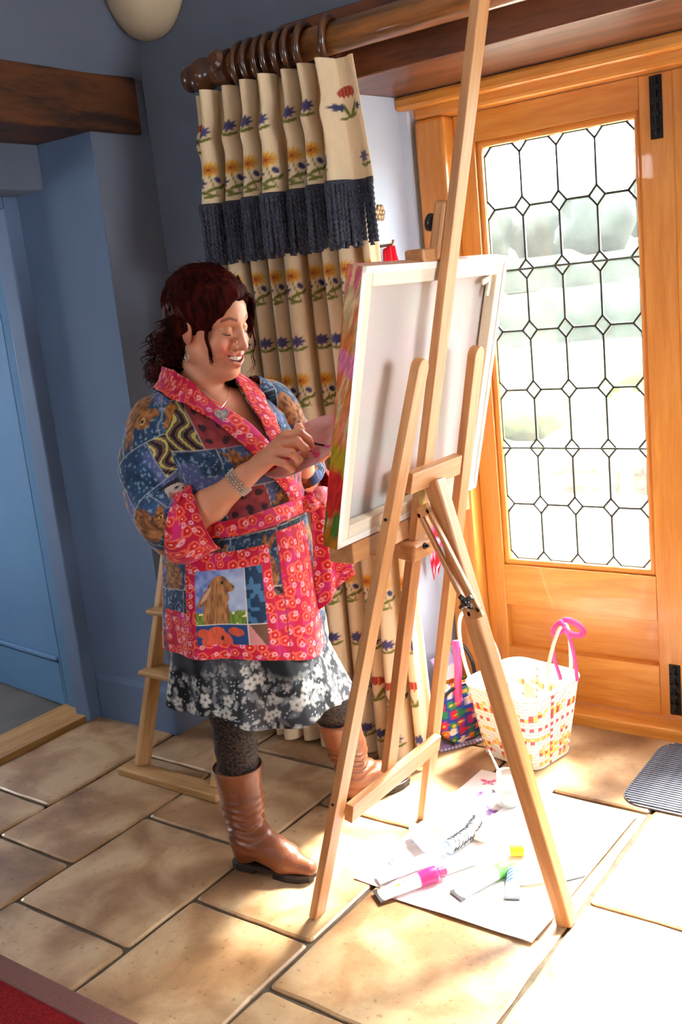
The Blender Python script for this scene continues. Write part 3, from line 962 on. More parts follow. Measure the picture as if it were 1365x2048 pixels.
for x, z, r_ in ((W2 - bw - 0.012, HC - bw - 0.028, 8), (W2 - bw - 0.024, HC - bw - 0.012, 75), (W2 - bw - 0.010, 0.075, -10)):
    a = math.radians(r_)
    dx_, dz_ = math.sin(a), math.cos(a)
    wd = MB().obox(MC @ Vector((x - dx_ * .025, 0.016, z - dz_ * .025)), MC @ Vector((x + dx_ * .02, 0.016, z + dz_ * .02)), 0.014, 0.005, MC.to_3x3() @ Vector((dz_, 0, -dx_)))
    wd.build('corner_wedge', M_PINE, canvas)

# ------------------------------------------------------------------ wooden step stand behind the painter
M_STEP = wood('pale_step_wood', S(164, 120, 70), S(192, 150, 98), rough=0.5, ring=8, along=0.6)
stp = empty('step_stand', (-2.41, 2.10, 0), 'slim wooden step stand on a floor skid behind the woman', 'step stand')
beam('skid', (-2.645, 2.095, 0.014), (-2.175, 2.095, 0.014), 0.075, 0.028, (0, 1, 0), M_STEP, stp, bevel=0.006)
def rail_pt(x, z): return Vector((x, 2.105 + 0.38 * z, z))
for x in (-2.575, -2.215): beam('rail', rail_pt(x, 0.027), rail_pt(x, 0.86), 0.058, 0.024, (0, 1, -0.38), M_STEP, stp, bevel=0.003)
for z in (0.345, 0.545):
    c = rail_pt(0, z).y
    beam('tread', (-2.592, c - 0.02, z), (-2.19, c - 0.02, z), 0.095, 0.02, (0, 1, 0), M_STEP, stp, bevel=0.008)
# ------------------------------------------------------------------ curtain, valance, fringe, pole
M_POLE = wood('walnut_pole', S(84, 46, 18), S(150, 92, 40), rough=0.3, ring=5, along=0.5, coat=0.4)
M_RING = mk('ring_wood', S(64, 34, 18), S(96, 56, 30), rough=0.3, scale=20, coat=0.4)
M_CURT = mk_attr('embroidered_curtain', rough=0.8, bump=0.15, bscale=500, sheen=0.2, thin=0.18, grain=0.1)
M_CORD = mk('navy_cord', S(34, 36, 48), S(58, 60, 76), rough=0.8, scale=120, bump=0.5, bscale=300)

def el(x, y, cx, cy, rx, ry, ang=0.0):
    a = math.radians(ang)
    dx, dy = x - cx, y - cy
    u, v = dx * math.cos(a) + dy * math.sin(a), -dx * math.sin(a) + dy * math.cos(a)
    return np.sqrt((u / rx) ** 2 + (v / ry) ** 2) - 1.0
def spiky(x, y, cx, cy, r, n=7, k=0.35, ph=0.0):
    dx, dy = x - cx, y - cy
    a = np.arctan2(dy, dx)
    return np.hypot(dx, dy) / (r * (1 - k + k * np.abs(np.cos(a * n / 2 + ph)))) - 1.0
CREAM = S3(226, 202, 164)
GREEN_, BLUE_, ORANGE_, GOLD_, RED_ = S3(112, 112, 40), S3(52, 56, 98), S3(196, 112, 36), S3(222, 168, 66), S3(176, 60, 46)
def motif(c, x, y, kind):
    if kind == 'A':
        for cx, cy, rx, ry, an in ((0.010, -0.030, .014, .005, 30), (-.008, -.040, .015, .005, -20), (.026, -.022, .010, .004, 60), (.004, -.052, .013, .005, 10)):
            c = lay(c, below(el(x, y, cx, cy, rx, ry, an), .25), GREEN_)
        c = lay(c, below(np.abs(x - 0.010 + 0.25 * (y + .02)) - .0014, .002) * (y < .02) * (y > -.055), GREEN_)
        c = lay(c, below(spiky(x, y, -.018, -.012, .017, 6, .5), .3), BLUE_)
        c = lay(c, below(el(x, y, .018, -.003, .006, .010, 20), .3), BLUE_)
        c = lay(c, below(spiky(x, y, .002, .030, .024, 14, .35), .35), GOLD_)
        c = lay(c, below(spiky(x, y, .002, .028, .015, 9, .5), .5), ORANGE_)
        c = lay(c, below(el(x, y, .002, .028, .004, .004), .5), S3(130, 60, 24))
    elif kind == 'B':
        for cx, cy, rx, ry, an in ((.011, -.018, .014, .0045, 25), (-.008, -.018, .011, .0045, -35)):
            c = lay(c, below(el(x, y, cx, cy, rx, ry, an), .25), GREEN_)
        c = lay(c, below(np.abs(x) - .0013, .002) * (y < 0) * (y > -.025), GREEN_)
        c = lay(c, below(spiky(x, y, 0, .006, .019, 8, .45), .3), S3(72, 66, 110))
    else:
        for cx, cy, rx, ry, an in ((.012, -.030, .022, .005, 60), (-.012, -.034, .020, .005, 115), (.004, -.052, .018, .005, 20), (-.016, -.058, .012, .004, 10)):
            c = lay(c, below(el(x, y, cx, cy, rx, ry, an), .25), GREEN_)
        c = lay(c, below(spiky(x, y, -.026, -.028, .012, 6, .5), .3), BLUE_)
        c = lay(c, below(spiky(x, y, .030, -.030, .011, 6, .5), .3), BLUE_)
        c = lay(c, below(el(x, y, 0, .012, .028, .018), .12) * (y > -.004 + .008 * np.abs(np.sin(x * 260))), RED_)
        c = lay(c, below(np.abs(np.sin(x * 330)) - .25, .2) * below(el(x, y, 0, .014, .024, .013), .1), S3(214, 120, 84))
    return c

NP_ = 8.0                                       # pleats
CX0, CX1 = -2.285, -1.685
def fold(u, amp, sharp=0.0, jit=0.0):
    """position across the curtain and depth for cloth coordinate u (0..1)"""
    ph = 2 * math.pi * NP_ * u + 0.9 * np.sin(u * 9.0) * 0.5
    dep = amp * (np.cos(ph) + 0.18 * np.cos(2 * ph + 1.0) + 0.25 * np.sin(u * 17 + jit))
    side = 0.25 * amp * np.sin(2 * ph)
    return CX0 + (CX1 - CX0) * u + side, dep, ph

curtain = empty('curtain', (-1.98, 2.56, 0), 'cream curtain embroidered with flowers, gathered at the left of the doors', 'curtain')
NU, NV = 460, 430
u, zz = np.meshgrid(np.linspace(0, 1, NU), np.linspace(0.012, 1.82, NV))
u, zz = u.ravel(), zz.ravel()
amp = 0.050 + 0.012 * np.clip(1 - zz / 0.7, 0, 1)
px_, dep, ph = fold(u, amp)
sway = 0.012 * (vnoise(u * 10, zz * 1.6, 0, 4) - .5) + 0.03 * (vnoise(u * 3, zz * 1.0, 0, 6) - .5) * np.clip(1.4 - zz, 0, 1)
spread = 1 + 0.06 * np.clip(1 - zz / 1.2, 0, 1)
X_ = -1.985 + (px_ + 1.985) * spread + sway - 0.015 * np.clip((zz - 1.1) / .6, 0, 1) * np.clip(u - .5, 0, 1) * 2
Y_ = 2.565 - dep + 0.010 * (vnoise(u * 14, zz * 2.2, 0, 8) - .5) + 0.025 * np.clip(1 - zz / 1.4, 0, 1)
crest = np.round(ph / (2 * math.pi))
arc = (ph / (2 * math.pi) - crest) * 0.19
col = np.ones((len(u), 3)) * CREAM * (0.96 + 0.08 * vnoise(u * 240, zz * 40, 0, 3))[:, None]
for k in range(6):
    jit = 0.012 * (hash2(crest, k, 5) - .5)
    near = np.abs(zz - (1.60 - 0.33 * k)) < 0.09
    idx = np.where(near)[0]
    col[idx] = motif(col[idx], arc[idx] + jit[idx], zz[idx] - (1.60 - 0.33 * k) - jit[idx], 'C' if k == 4 else 'A')
    idx = np.where(np.abs(zz - (1.42 - 0.33 * k)) < 0.06)[0]
    col[idx] = motif(col[idx], arc[idx] - jit[idx], zz[idx] - (1.42 - 0.33 * k), 'B')
# woven edge stripe along the leading edge
col = lay(col, below(np.abs(u - 0.955) - 0.004, .003) * 0.8, S3(206, 140, 92))
col = lay(col, below(np.abs(u - 0.975) - 0.002, .002) * 0.7, S3(206, 140, 92))
pan = obj('curtain_panel', np.stack([X_, Y_, zz], 1), gridf(NU, NV), M_CURT, curtain, smooth=True, col=col)
pan.modifiers.new('cloth', 'SOLIDIFY').thickness = 0.002

def val_shape(u, z):
    t = (2.215 - z) / 0.35                       # 0 top .. 1 bottom
    a = 0.042 + 0.018 * np.clip((t - 0.35) / 0.65, 0, 1) ** 0.8 + 0.010 * np.clip(0.3 - t, 0, 1)
    flat = np.clip((u - 0.86) / 0.05, 0, 1)      # flat return at the leading edge
    flatl = np.clip((0.07 - u) / 0.03, 0, 1)
    keep = 1 - np.maximum(flat, flatl)
    x, d, ph = fold(u, a * (0.15 + 0.85 * keep))
    # pinch pleats: narrow bunched stems above, opening out below the stitch line
    g = np.interp(t, (0, .18, .42, .55, .8, 1.0), (.35, .45, .82, .45, .0, -.15)) * keep
    x = x - (CX1 - CX0) / NP_ * g * np.sin(ph) / (2 * math.pi)
    stem = np.clip(1 - t / .42, 0, 1)
    pinch = .010 * stem * np.cos(3 * ph) + .022 * np.exp(-((t - .42) / .10) ** 2) * np.cos(ph)
    return x + 0.03 * (u - 0.5) * t + 0.06 * np.clip(u - .45, 0, 1) * np.clip(t, 0, 1), 2.520 - d - pinch * (1 - flat) - 0.02 * t, ph
NU2, NV2 = 460, 92
u, zz = np.meshgrid(np.linspace(0, 1, NU2), np.linspace(1.862, 2.215, NV2))
u, zz = u.ravel(), zz.ravel()
vx, vy, ph = val_shape(u, zz)
crest = np.round(ph / (2 * math.pi)); arc = (ph / (2 * math.pi) - crest) * 0.17
col = np.ones((len(u), 3)) * CREAM * 1.04 * (0.96 + 0.08 * vnoise(u * 240, zz * 40, 0, 3))[:, None]
mid = (u > 0.07) & (u < 0.86)
for z0, kd in ((1.945, 'A'), (2.085, 'B')):
    idx = np.where(mid & (np.abs(zz - z0) < 0.07))[0]
    j = 0.012 * (hash2(crest[idx], int(z0 * 100), 2) - .5)
    col[idx] = motif(col[idx], arc[idx] + j, zz[idx] - z0 + j, kd)
for u0, z0, kd in ((0.93, 2.105, 'C'), (0.965, 1.930, 'B'), (0.035, 2.10, 'C')):
    col = motif(col, (u - u0) * 0.62, zz - z0, kd)
va = obj('valance', np.stack([vx, vy, zz], 1), gridf(NU2, NV2), M_CURT, curtain, smooth=True, col=col)
va.modifiers.new('cloth', 'SOLIDIFY').thickness = 0.002

# bullion fringe: every cord a twisted rope
def rope_mesh(L, r):
    n, m = 10, 64
    v = []
    for j in range(m):
        z = -L * j / (m - 1)
        tw = j * 0.58
        for i in range(n):
            a = 2 * math.pi * i / n
            rr = r * (0.58 + 0.52 * abs(math.cos(a - tw)))
            v.append((rr * math.cos(a), rr * math.sin(a), z))
    f = [tuple(q) for q in gridf(n, m, True)] + [tuple(range(n)), tuple((m - 1) * n + k for k in range(n - 1, -1, -1))]
    return mesh_of('fringe_cord', v, f, M_CORD, smooth=True)
ropes = [rope_mesh(0.165 + 0.008 * k, 0.0072) for k in range(3)]
us = np.linspace(0, 1, 4000)
bx, by, _ = val_shape(us, np.full_like(us, 1.866))
s_ = np.concatenate([[0], np.cumsum(np.hypot(np.diff(bx), np.diff(by)))])
band = MB()
for k, t in enumerate(np.arange(0.006, s_[-1], 0.0128)):
    i = int(np.searchsorted(s_, t))
    q = Matrix.Translation((bx[i], by[i] - 0.006, 1.868)) @ Matrix.Rotation(random.uniform(0, 6.28), 4, 'Z')
    q = q @ Matrix.Rotation(random.uniform(-.03, .03), 4, 'X') @ Matrix.Rotation(random.uniform(-.03, .03), 4, 'Y')
    inst('fringe_cord', ropes[k % 3], q, curtain)
ii = np.linspace(0, 3999, 500).astype(int)
band.tube(np.stack([bx[ii], by[ii] - 0.004, np.full(len(ii), 1.869)], 1), 0.0075, 6)
band.build('fringe_braid', M_CORD, curtain, smooth=True)

pole = empty('curtain_pole', (-1.3, 2.54, 2.275), 'thick turned wooden curtain pole with ball finial above the doors', 'curtain pole')
PZ, PY, PR = 2.276, 2.54, 0.043
M_ = frame((-2.215, PY, PZ), (0.45, PY, PZ), (0, 1, 0))
pv, pf = lathe([(PR, 0), (PR, 2.66)], (0, 0, 0), (0, 0, 1), 28)
o = bpy.data.objects.new('pole', mesh_of('pole', pv, pf, M_POLE, True)); place(o, M_, pole)
o.modifiers.new('e', 'EDGE_SPLIT')
fin = MB().lathe([(0.030, 0.0), (0.040, 0.004), (0.042, 0.015), (0.030, 0.024), (0.028, 0.030), (0.042, 0.042), (0.052, 0.062), (0.054, 0.078), (0.048, 0.098), (0.034, 0.112), (0.030, 0.118), (0.040, 0.124), (0.042, 0.136), (0.028, 0.142)], (-2.20, PY, PZ), (-1, 0, 0), 28)
fin.build('finial', M_RING, pole, smooth=True)
br = MB()
br.obox((-2.165, PY + 0.03, PZ - 0.02), (-2.165, 2.668, PZ - 0.02), 0.05, 0.045, (1, 0, 0))
br.lathe([(0.02, 0), (0.034, 0.008), (0.034, 0.02), (0.02, 0.03)], (-2.165, PY - 0.045, PZ + 0.012), (0, -1, 0.25), 18)
br.lathe([(0.0475, -0.022), (0.056, -0.016), (0.056, 0.016), (0.0475, 0.022)], (-2.165, PY, PZ), (1, 0, 0), 24)
br.build('bracket', M_RING, pole, smooth=False, bevel=0.003)
# rings, each its own thing
rv_, rf_ = tube([(0, 0.061 * math.cos(a), 0.061 * math.sin(a)) for a in np.linspace(0, 2 * math.pi, 29)[:-1]], 0.0115, 9, True)
ring_me = mesh_of('curtain_ring', rv_, rf_, M_RING, True)
eye_v, eye_f = tube([(0, 0.008 * math.cos(a), 0.008 * math.sin(a) - 0.079) for a in np.linspace(0, 2 * math.pi, 13)[:-1]], 0.0022, 6, True)
eye_me = mesh_of('screw_eye', eye_v, eye_f, M_BRASS, True)
RX = [-2.105, -2.063, -2.024, -1.985, -1.945, -1.905, -1.865, -1.775]
RT = [6, 4, 8, 3, 7, 5, 10, 12]
names = ['first dark wooden curtain ring beside the pole bracket', 'second curtain ring counted from the pole bracket', 'third curtain ring counted from the pole bracket', 'fourth curtain ring counted from the pole bracket',
         'fifth curtain ring counted from the pole bracket', 'sixth curtain ring counted from the pole bracket', 'seventh curtain ring, last of the tight bunch', 'dark wooden curtain ring standing apart at the leading edge']
for x, t, lb in zip(RX, RT, names):
    M_ = Matrix.Translation((x, PY, PZ - 0.0055)) @ Matrix.Rotation(math.radians(t), 4, 'Z') @ Matrix.Rotation(math.radians(t * .6), 4, 'Y')
    r_ = inst('curtain_ring', ring_me, M_, None, lb, 'curtain ring', 'rings on the curtain pole')
    inst('screw_eye', eye_me, M_, r_)

# tie-back rosette and the scarf hanging in the reveal
M_ROS = mk('antique_brass', S(120, 92, 64), S(150, 120, 84), rough=0.45, metal=0.6)
hk = empty('tieback_hook', (-1.905, 2.86, 1.80), 'small antique brass flower-shaped tieback hook on the pale reveal', 'hook')
pet = MB()
for k in range(6):
    a = math.radians(60 * k)
    v, f = blob((-1.868, 2.865 + 0.017 * math.cos(a), 1.805 + 0.017 * math.sin(a)), (0.006, 0.012, 0.012), k, 2, 0.05)
    pet.add(v, f)
pet.build('rosette', M_ROS, hk, smooth=True)
MB().tube([(-1.912, 2.865, 1.805), (-1.865, 2.865, 1.805)], 0.006, 8).build('stem', M_ROS, hk)

M_SCARF = mk_attr('red_scarf', rough=0.8, grain=0.1)
sc2 = empty('hanging_scarf', (-1.87, 2.92, 0.54), 'red and pink patterned scarf hanging in the door reveal behind the canvas', 'scarf')
NU3, NV3 = 40, 160
u, t = np.meshgrid(np.linspace(-1, 1, NU3), np.linspace(0, 1, NV3)); u, t = u.ravel(), t.ravel()
hw_ = 0.042 * (0.75 + 0.25 * np.clip(t * 9, 0, 1) ** .5) * (1 + .3 * np.sin(t * 9))
tail = 1.16 - 0.10 * (u > 0.15) + 0.03 * np.sin(u * 7)
sx2 = -1.862 - 0.012 * np.cos(u * 8 + t * 5) + 0.022 * t
sy2 = 2.895 + hw_ * u + 0.11 * t
sz2 = 1.70 - tail * t - .022 * u ** 2 * np.clip(1 - t * 6, 0, 1)
scol = np.ones((len(u), 3)) * S3(206, 22, 44)
n_ = vnoise(u * 6, t * 40, 0, 3)
scol = lay(scol, below(.55 - n_, .1) * (t > .35), S3(226, 110, 160)); scol = lay(scol, below(.68 - n_, .08) * (t > .35), S3(240, 206, 220))
o = obj('cloth', np.stack([sx2, sy2, sz2], 1), gridf(NU3, NV3), M_SCARF, sc2, smooth=True, col=scol)
o.modifiers.new('cloth', 'SOLIDIFY').thickness = 0.0015
MB().tube([(-1.915, 2.895, 1.70), (-1.85, 2.895, 1.70), (-1.845, 2.895, 1.715)], 0.005, 8).build('peg', M_ROS, sc2)
# ------------------------------------------------------------------ rug and mat
M_RUG = mk('red_rug_pile', S(112, 16, 20), S(140, 26, 28), rough=0.95, scale=160, bump=0.8, bscale=260, spec=0.1)
M_RUGB = mk('rug_binding', S(104, 58, 50), S(122, 72, 62), rough=0.8, scale=80, stretch=(1, 6, 1), bump=0.5, bscale=160)
rug = empty('rug', (-1.4, 0.6, 0), 'dark red rug with a brown woven border in the lower left corner', 'rug')
box('pile', -2.62, -0.55, 0.0, 1.157, 0.0, 0.011, M_RUG, rug, bevel=0.004)
box('border', -2.68, -0.49, 1.157, 1.222, 0.0, 0.009, M_RUGB, rug, bevel=0.004)
box('border', -2.68, -2.62, 0.0, 1.157, 0.0, 0.009, M_RUGB, rug, bevel=0.004)

M_MAT = mk('grey_mat', S(84, 86, 96), S(104, 106, 116), rough=0.8, scale=60, bump=0.3)
mat_ = empty('door_mat', (-0.7, 2.86, 0), 'grey ribbed rubber mat in front of the glazed doors', 'mat')
pts = []
x0, x1, y0, y1, r = -1.045, -0.42, 2.60, 3.035, 0.07
for cx, cy, a0 in ((x1 - r, y1 - r, 0), (x0 + r, y1 - r, 90), (x0 + r, y0 + r, 180), (x1 - r, y0 + r, 270)):
    for a in range(0, 91, 15):
        t = math.radians(a0 + a); pts.append((cx + r * math.cos(t), cy + r * math.sin(t), 0.0))
v, f = extrude_poly(pts, (0, 0, 0.005))
obj('backing', v, f, M_MAT, mat_)
for k in range(33):
    y = y0 + 0.012 + k * 0.0129
    ins = 0.0
    for e in (y - y0, y1 - y):
        if e < r: ins = r - math.sqrt(max(0, r * r - (r - e) ** 2))
    box('rib', x0 + ins + .004, x1 - ins - .004, y - 0.0038, y + 0.0038, 0.004, 0.0095, M_MAT, mat_, bevel=0.0015)

# ------------------------------------------------------------------ paper and painting things on the floor
M_PRINT = mk_attr('printed_paper', rough=0.7, grain=0.04)
M_WHITEP = mk('white_plastic', S(228, 228, 230), S(236, 236, 238), rough=0.35)
def sheet(name, corners, z, paint, label, cat, nu=150, nv=190):
    c = np.array(corners, float)                 # four corners, counter-clockwise
    a, b = np.meshgrid(np.linspace(0, 1, nu), np.linspace(0, 1, nv)); a, b = a.ravel()[:, None], b.ravel()[:, None]
    p = (1 - a) * (1 - b) * c[0] + a * (1 - b) * c[1] + a * b * c[2] + (1 - a) * b * c[3]
    zz = z + 0.0016 * vnoise(p[:, 0] * 5, p[:, 1] * 5, 0, 3) + 0.006 * np.clip(1 - np.minimum(np.minimum(a, 1 - a), np.minimum(b, 1 - b))[:, 0] / .02, 0, 1) * vnoise(p[:, 0] * 9, p[:, 1] * 9, 0, 8) ** 2
    colr = paint(p[:, 0], p[:, 1])
    o = obj(name, np.stack([p[:, 0], p[:, 1], zz], 1), gridf(nu, nv), M_PRINT, col=colr, label=label, cat=cat, smooth=True)
    s = o.modifiers.new('paper', 'SOLIDIFY'); s.thickness = 0.0008; s.offset = -1
    return o
def butterfly(c, x, y, cx, cy, s, ang, colr):
    a = math.radians(ang)
    dx, dy = (x - cx) / s, (y - cy) / s
    u_, v_ = dx * math.cos(a) + dy * math.sin(a), -dx * math.sin(a) + dy * math.cos(a)
    for sg in (-1, 1):
        c = lay(c, below(el(u_, v_, sg * .55, .35, .60, .30, sg * 35), .3) * .9, colr)
        c = lay(c, below(el(u_, v_, sg * .40, -.35, .40, .25, -sg * 40), .3) * .8, colr * 1.15)
        c = lay(c, below(el(u_, v_, sg * .60, .38, .25, .10, sg * 35), .3) * .6, colr * .45)
    return lay(c, below(el(u_, v_, 0, 0, .07, .55), .4), colr * .3)
def paintA(x, y):
    c = np.ones((len(x), 3)) * S3(226, 220, 220)
    for cx, cy, s, an, cc in ((-1.445, 2.545, .026, 20, S3(214, 70, 120)), (-1.435, 2.455, .024, 60, S3(176, 120, 200)), (-1.365, 2.39, .032, -20, S3(120, 70, 170)), (-1.295, 2.42, .022, 40, S3(220, 120, 190)),
                              (-1.42, 2.30, .02, 30, S3(150, 170, 200)), (-1.47, 2.16, .03, 10, S3(170, 180, 200)), (-1.48, 2.02, .026, 70, S3(120, 110, 130)), (-1.40, 2.50, .012, 0, S3(60, 40, 60))):
        c = butterfly(c, x, y, cx, cy, s, an, cc)
    return c
sheet('butterfly_paper', [(-1.53, 1.915, 0), (-1.20, 1.905, 0), (-1.24, 2.60, 0), (-1.505, 2.61, 0)], 0.0012, paintA, 'pale sheet printed with pink and purple butterflies under the jar', 'paper', 170, 300)
def paintB(x, y):
    c = np.ones((len(x), 3)) * S3(232, 230, 228)
    for cx, cy, s, an, cc in ((-1.07, 2.20, .05, 30, S3(196, 200, 226)), (-1.02, 2.34, .02, 10, S3(214, 190, 230)), (-1.13, 2.25, .03, 50, S3(180, 190, 210))):
        c = butterfly(c, x, y, cx, cy, s, an, cc)
    d = np.minimum(np.minimum(y - 1.885, 2.545 - y), -0.965 - x)
    return lay(c, below(d - .0035, .002) * .55, S3(180, 140, 110))
sheet('white_card', [(-1.435, 1.885, 0), (-0.985, 1.882, 0), (-0.962, 2.545, 0), (-1.30, 2.56, 0)], 0.0042, paintB, 'large white card lying under the paint tubes by the rear easel leg', 'card')

M_TUBE = mk_attr('tube_enamel', rough=0.35, grain=0.03)
M_GREYM = mk('tin', S(70, 70, 74), S(110, 110, 114), rough=0.35, metal=0.7)
def paint_tube(name, tail, head, r, paint, label, capmat, cap_len=0.02, crimp=True, z0=0.006):
    tail, head = Vector((*tail, z0)), Vector((*head, z0))
    L = (head - tail).length
    e = empty(name, tuple((tail + head) / 2), label, 'paint tube', 'paint tubes on the floor sheets')
    ax = (head - tail).normalized(); sd_ = Vector((0, 0, 1)).cross(ax)
    n, m = 40, 60
    t, k = np.meshgrid(np.linspace(0, 1, m), np.arange(n), indexing='ij')
    t, k = t.ravel(), k.ravel()
    a = 2 * math.pi * k / n
    ww = r * (1.32 - 0.32 * t ** 1.2); hh = r * (0.06 + 0.94 * np.clip(t * 1.15, 0, 1) ** 0.8)
    sh = np.clip((t - 0.95) / 0.05, 0, 1)
    ww, hh = ww * (1 - .45 * sh), hh * (1 - .45 * sh)
    base = np.array(tail)[None] + np.outer(t * L, np.array(ax)) + np.outer(ww * np.cos(a), np.array(sd_))
    base[:, 2] = z0 + r * 0.98 * (0.15 + .85 * np.clip(t * 1.2, 0, 1)) + hh * np.sin(a) - 0.000
    base[:, 2] -= np.minimum(0, (z0 + r * 0.98 * (0.15 + .85 * np.clip(t * 1.2, 0, 1)) - hh) - z0) * 0
    colr = paint(t, ww * np.cos(a) / r, a)
    f = gridf(n, m, True)
    obj('tube_body', base, f, M_TUBE, e, smooth=True, col=colr)
    zc = z0 + r
    c = Vector((head.x, head.y, zc))
    MB().lathe([(r * .55, -0.002), (r * .62, 0.0), (r * .62, cap_len), (r * .5, cap_len + .002)], c, ax, 16).build('cap', capmat, e, smooth=False)
    if crimp:
        cr = MB().obox(tail - ax * 0.004 + Vector((0, 0, r * .15)), tail + ax * 0.009 + Vector((0, 0, r * .15)), r * 2.7, 0.005, sd_)
        cr.build('crimp', M_GREYM, e)
    return e
def pink_paint(t, w, a):
    c = np.ones((len(t), 3)) * S3(236, 196, 206)
    c = lay(c, below(0.66 - t, .02), S3(222, 40, 104))
    top = np.sin(a) > 0.1
    c = lay(c, below(el(t, w, .36, .05, .13, .30), .3) * top, S3(120, 190, 220)); c = lay(c, below(el(t, w, .33, -.05, .06, .25), .3) * top, S3(240, 190, 60))
    # handwritten-looking maker's mark
    wob = .18 * np.sin(t * 95) + .10 * np.sin(t * 41 + 1)
    c = lay(c, below(np.abs(w - .12 - wob) - .07, .05) * top * (t > .2) * (t < .58), S3(30, 26, 34))
    c = lay(c, below(np.abs(w + .55) - .03, .04) * top * (np.sin(t * 160) > -.2) * (t > .7) * (t < .92), S3(140, 16, 60))
    return c
def white_paint(t, w, a):
    c = np.ones((len(t), 3)) * S3(232, 232, 234)
    top = np.sin(a) > 0
    c = lay(c, below(np.abs(w - .1 - .15 * np.sin(t * 80)) - .05, .05) * top * (t > .3) * (t < .6), S3(70, 74, 84))
    return lay(c, below(el(t, w, .45, -.4, .12, .2), .3) * top * .6, S3(150, 170, 200))
def green_paint(t, w, a):
    return lay(white_paint(t, w, a), below(.74 - t, .03), S3(110, 214, 96))
def blue_paint(t, w, a):
    return lay(white_paint(t, w, a), below(.45 - t, .05) * (.5 + .5 * (np.sin(t * 60 + w * 5) > 0)), S3(44, 86, 160))
paint_tube('paint_tube', (-1.418, 1.868), (-1.315, 2.010), 0.021, pink_paint, 'white and magenta paint tube with a dark crimped end', mk('magenta_cap', S(206, 40, 96), S(214, 60, 110), rough=0.4))
paint_tube('paint_tube', (-1.462, 1.93), (-1.37, 2.060), 0.018, white_paint, 'plain white paint tube just behind the magenta one', M_WHITEP, crimp=False)
paint_tube('paint_tube', (-1.236, 1.965), (-1.165, 2.12), 0.019, green_paint, 'white paint tube with a bright green shoulder', mk('green_cap', S(120, 190, 60), S(150, 206, 90), rough=0.4))
paint_tube('paint_tube', (-1.105, 2.02), (-1.150, 2.12), 0.015, blue_paint, 'white paint tube with blue brush marks beside the green one', M_WHITEP, z0=0.006)
paint_tube('paint_tube', (-1.325, 2.035), (-1.262, 2.12), 0.012, white_paint, 'small white tube lying between the bottles and the card', M_WHITEP, crimp=True)
yc = MB().lathe([(0.013, 0), (0.0155, 0.002), (0.0155, 0.036), (0.013, 0.038)], (-1.195, 2.195, 0.0215), (0.85, 0.5, 0), 20)
yc.build('yellow_lid', mk('yellow_plastic', S(236, 176, 20), S(244, 190, 40), rough=0.35), smooth=False, label='small bright yellow cylindrical lid on the white card', cat='lid', bevel=0.002)
kf = empty('palette_knife', (-1.04, 2.15, 0.005), 'cream handled palette knife pointing past the rear easel leg', 'palette knife')
kf_h = MB().tube([(-1.125, 2.075, 0.014), (-1.09, 2.10, 0.016), (-1.045, 2.135, 0.014)], [0.008, 0.011, 0.006], 10)
kf_h.build('handle', mk('cream_handle', S(226, 214, 160), S(234, 224, 176), rough=0.4), kf, smooth=True)
v, f = extrude_poly([(-1.045, 2.128, 0.010), (-1.01, 2.155, 0.009), (-0.972, 2.198, 0.008), (-0.985, 2.205, 0.008), (-1.025, 2.172, 0.009), (-1.052, 2.142, 0.010)], (0, 0, 0.0015))
obj('blade', v, f, M_GREYM, kf)

def bottle(base, ax, L, r, label):
    ax = Vector(ax).normalized()
    c = Vector((*base, r + 0.006))
    e = empty('paint_bottle', (base[0], base[1], 0.006), label, 'bottle', 'white bottles on the butterfly paper')
    MB().lathe([(r * .9, 0), (r, 0.004), (r, L), (r * .85, L + .008), (r * .5, L + .016)], c, ax, 26).build('body', M_WHITEP, e, smooth=False, bevel=0.002)
    MB().lathe([(r * .62, L + .014), (r * .66, L + .016), (r * .66, L + .034), (r * .58, L + .037)], c, ax, 20).build('cap', M_WHITEP, e, smooth=False, bevel=0.001)
bottle((-1.373, 2.195), (-0.75, 0.66, 0), 0.085, 0.024, 'white plastic bottle lying nearest the zebra striped roll')
bottle((-1.405, 2.110), (-0.80, 0.55, 0), 0.070, 0.024, 'white plastic bottle lying nearest the magenta tube')

M_ZEB = mk_attr('zebra_cord', rough=0.6, grain=0.05)
zb = np.array([(-1.358, 2.115), (-1.345, 2.165), (-1.338, 2.215), (-1.345, 2.262), (-1.352, 2.30)])
tt = np.linspace(0, 1, 120); pz = np.stack([np.interp(tt, np.linspace(0, 1, 5), zb[:, 0]), np.interp(tt, np.linspace(0, 1, 5), zb[:, 1]), np.full(120, 0.027)], 1)
rz = 0.019 * (1 + .10 * np.sin(tt * 100)) * np.clip(np.minimum(tt * 9, (1 - tt) * 6) + .35, 0, 1)
v, f = tube(pz, rz, 22)
k_ = np.arange(len(v)); ti, ai = k_ // 22, k_ % 22
zc_ = np.where((np.sin(ti * .85 + np.sin(ai * .57) * 2.2) > 0)[:, None], S3(30, 30, 34), S3(222, 226, 232))
zc_ = np.where((ti < 14)[:, None], S3(176, 204, 232), zc_)
obj('zebra_roll', v, f, M_ZEB, smooth=True, col=zc_, label='black and white zebra coiled roll with pale blue end', cat='brush roll')
v, f = blob((-1.306, 2.232, 0.018), (0.024, 0.020, 0.013), 12, 3, .12)
obj('sponge', v, f, mk('peach_sponge', S(232, 188, 164), S(240, 206, 186), rough=0.9, scale=80, bump=.5), smooth=True, label='small peach cosmetic sponge beside the zebra roll', cat='sponge')

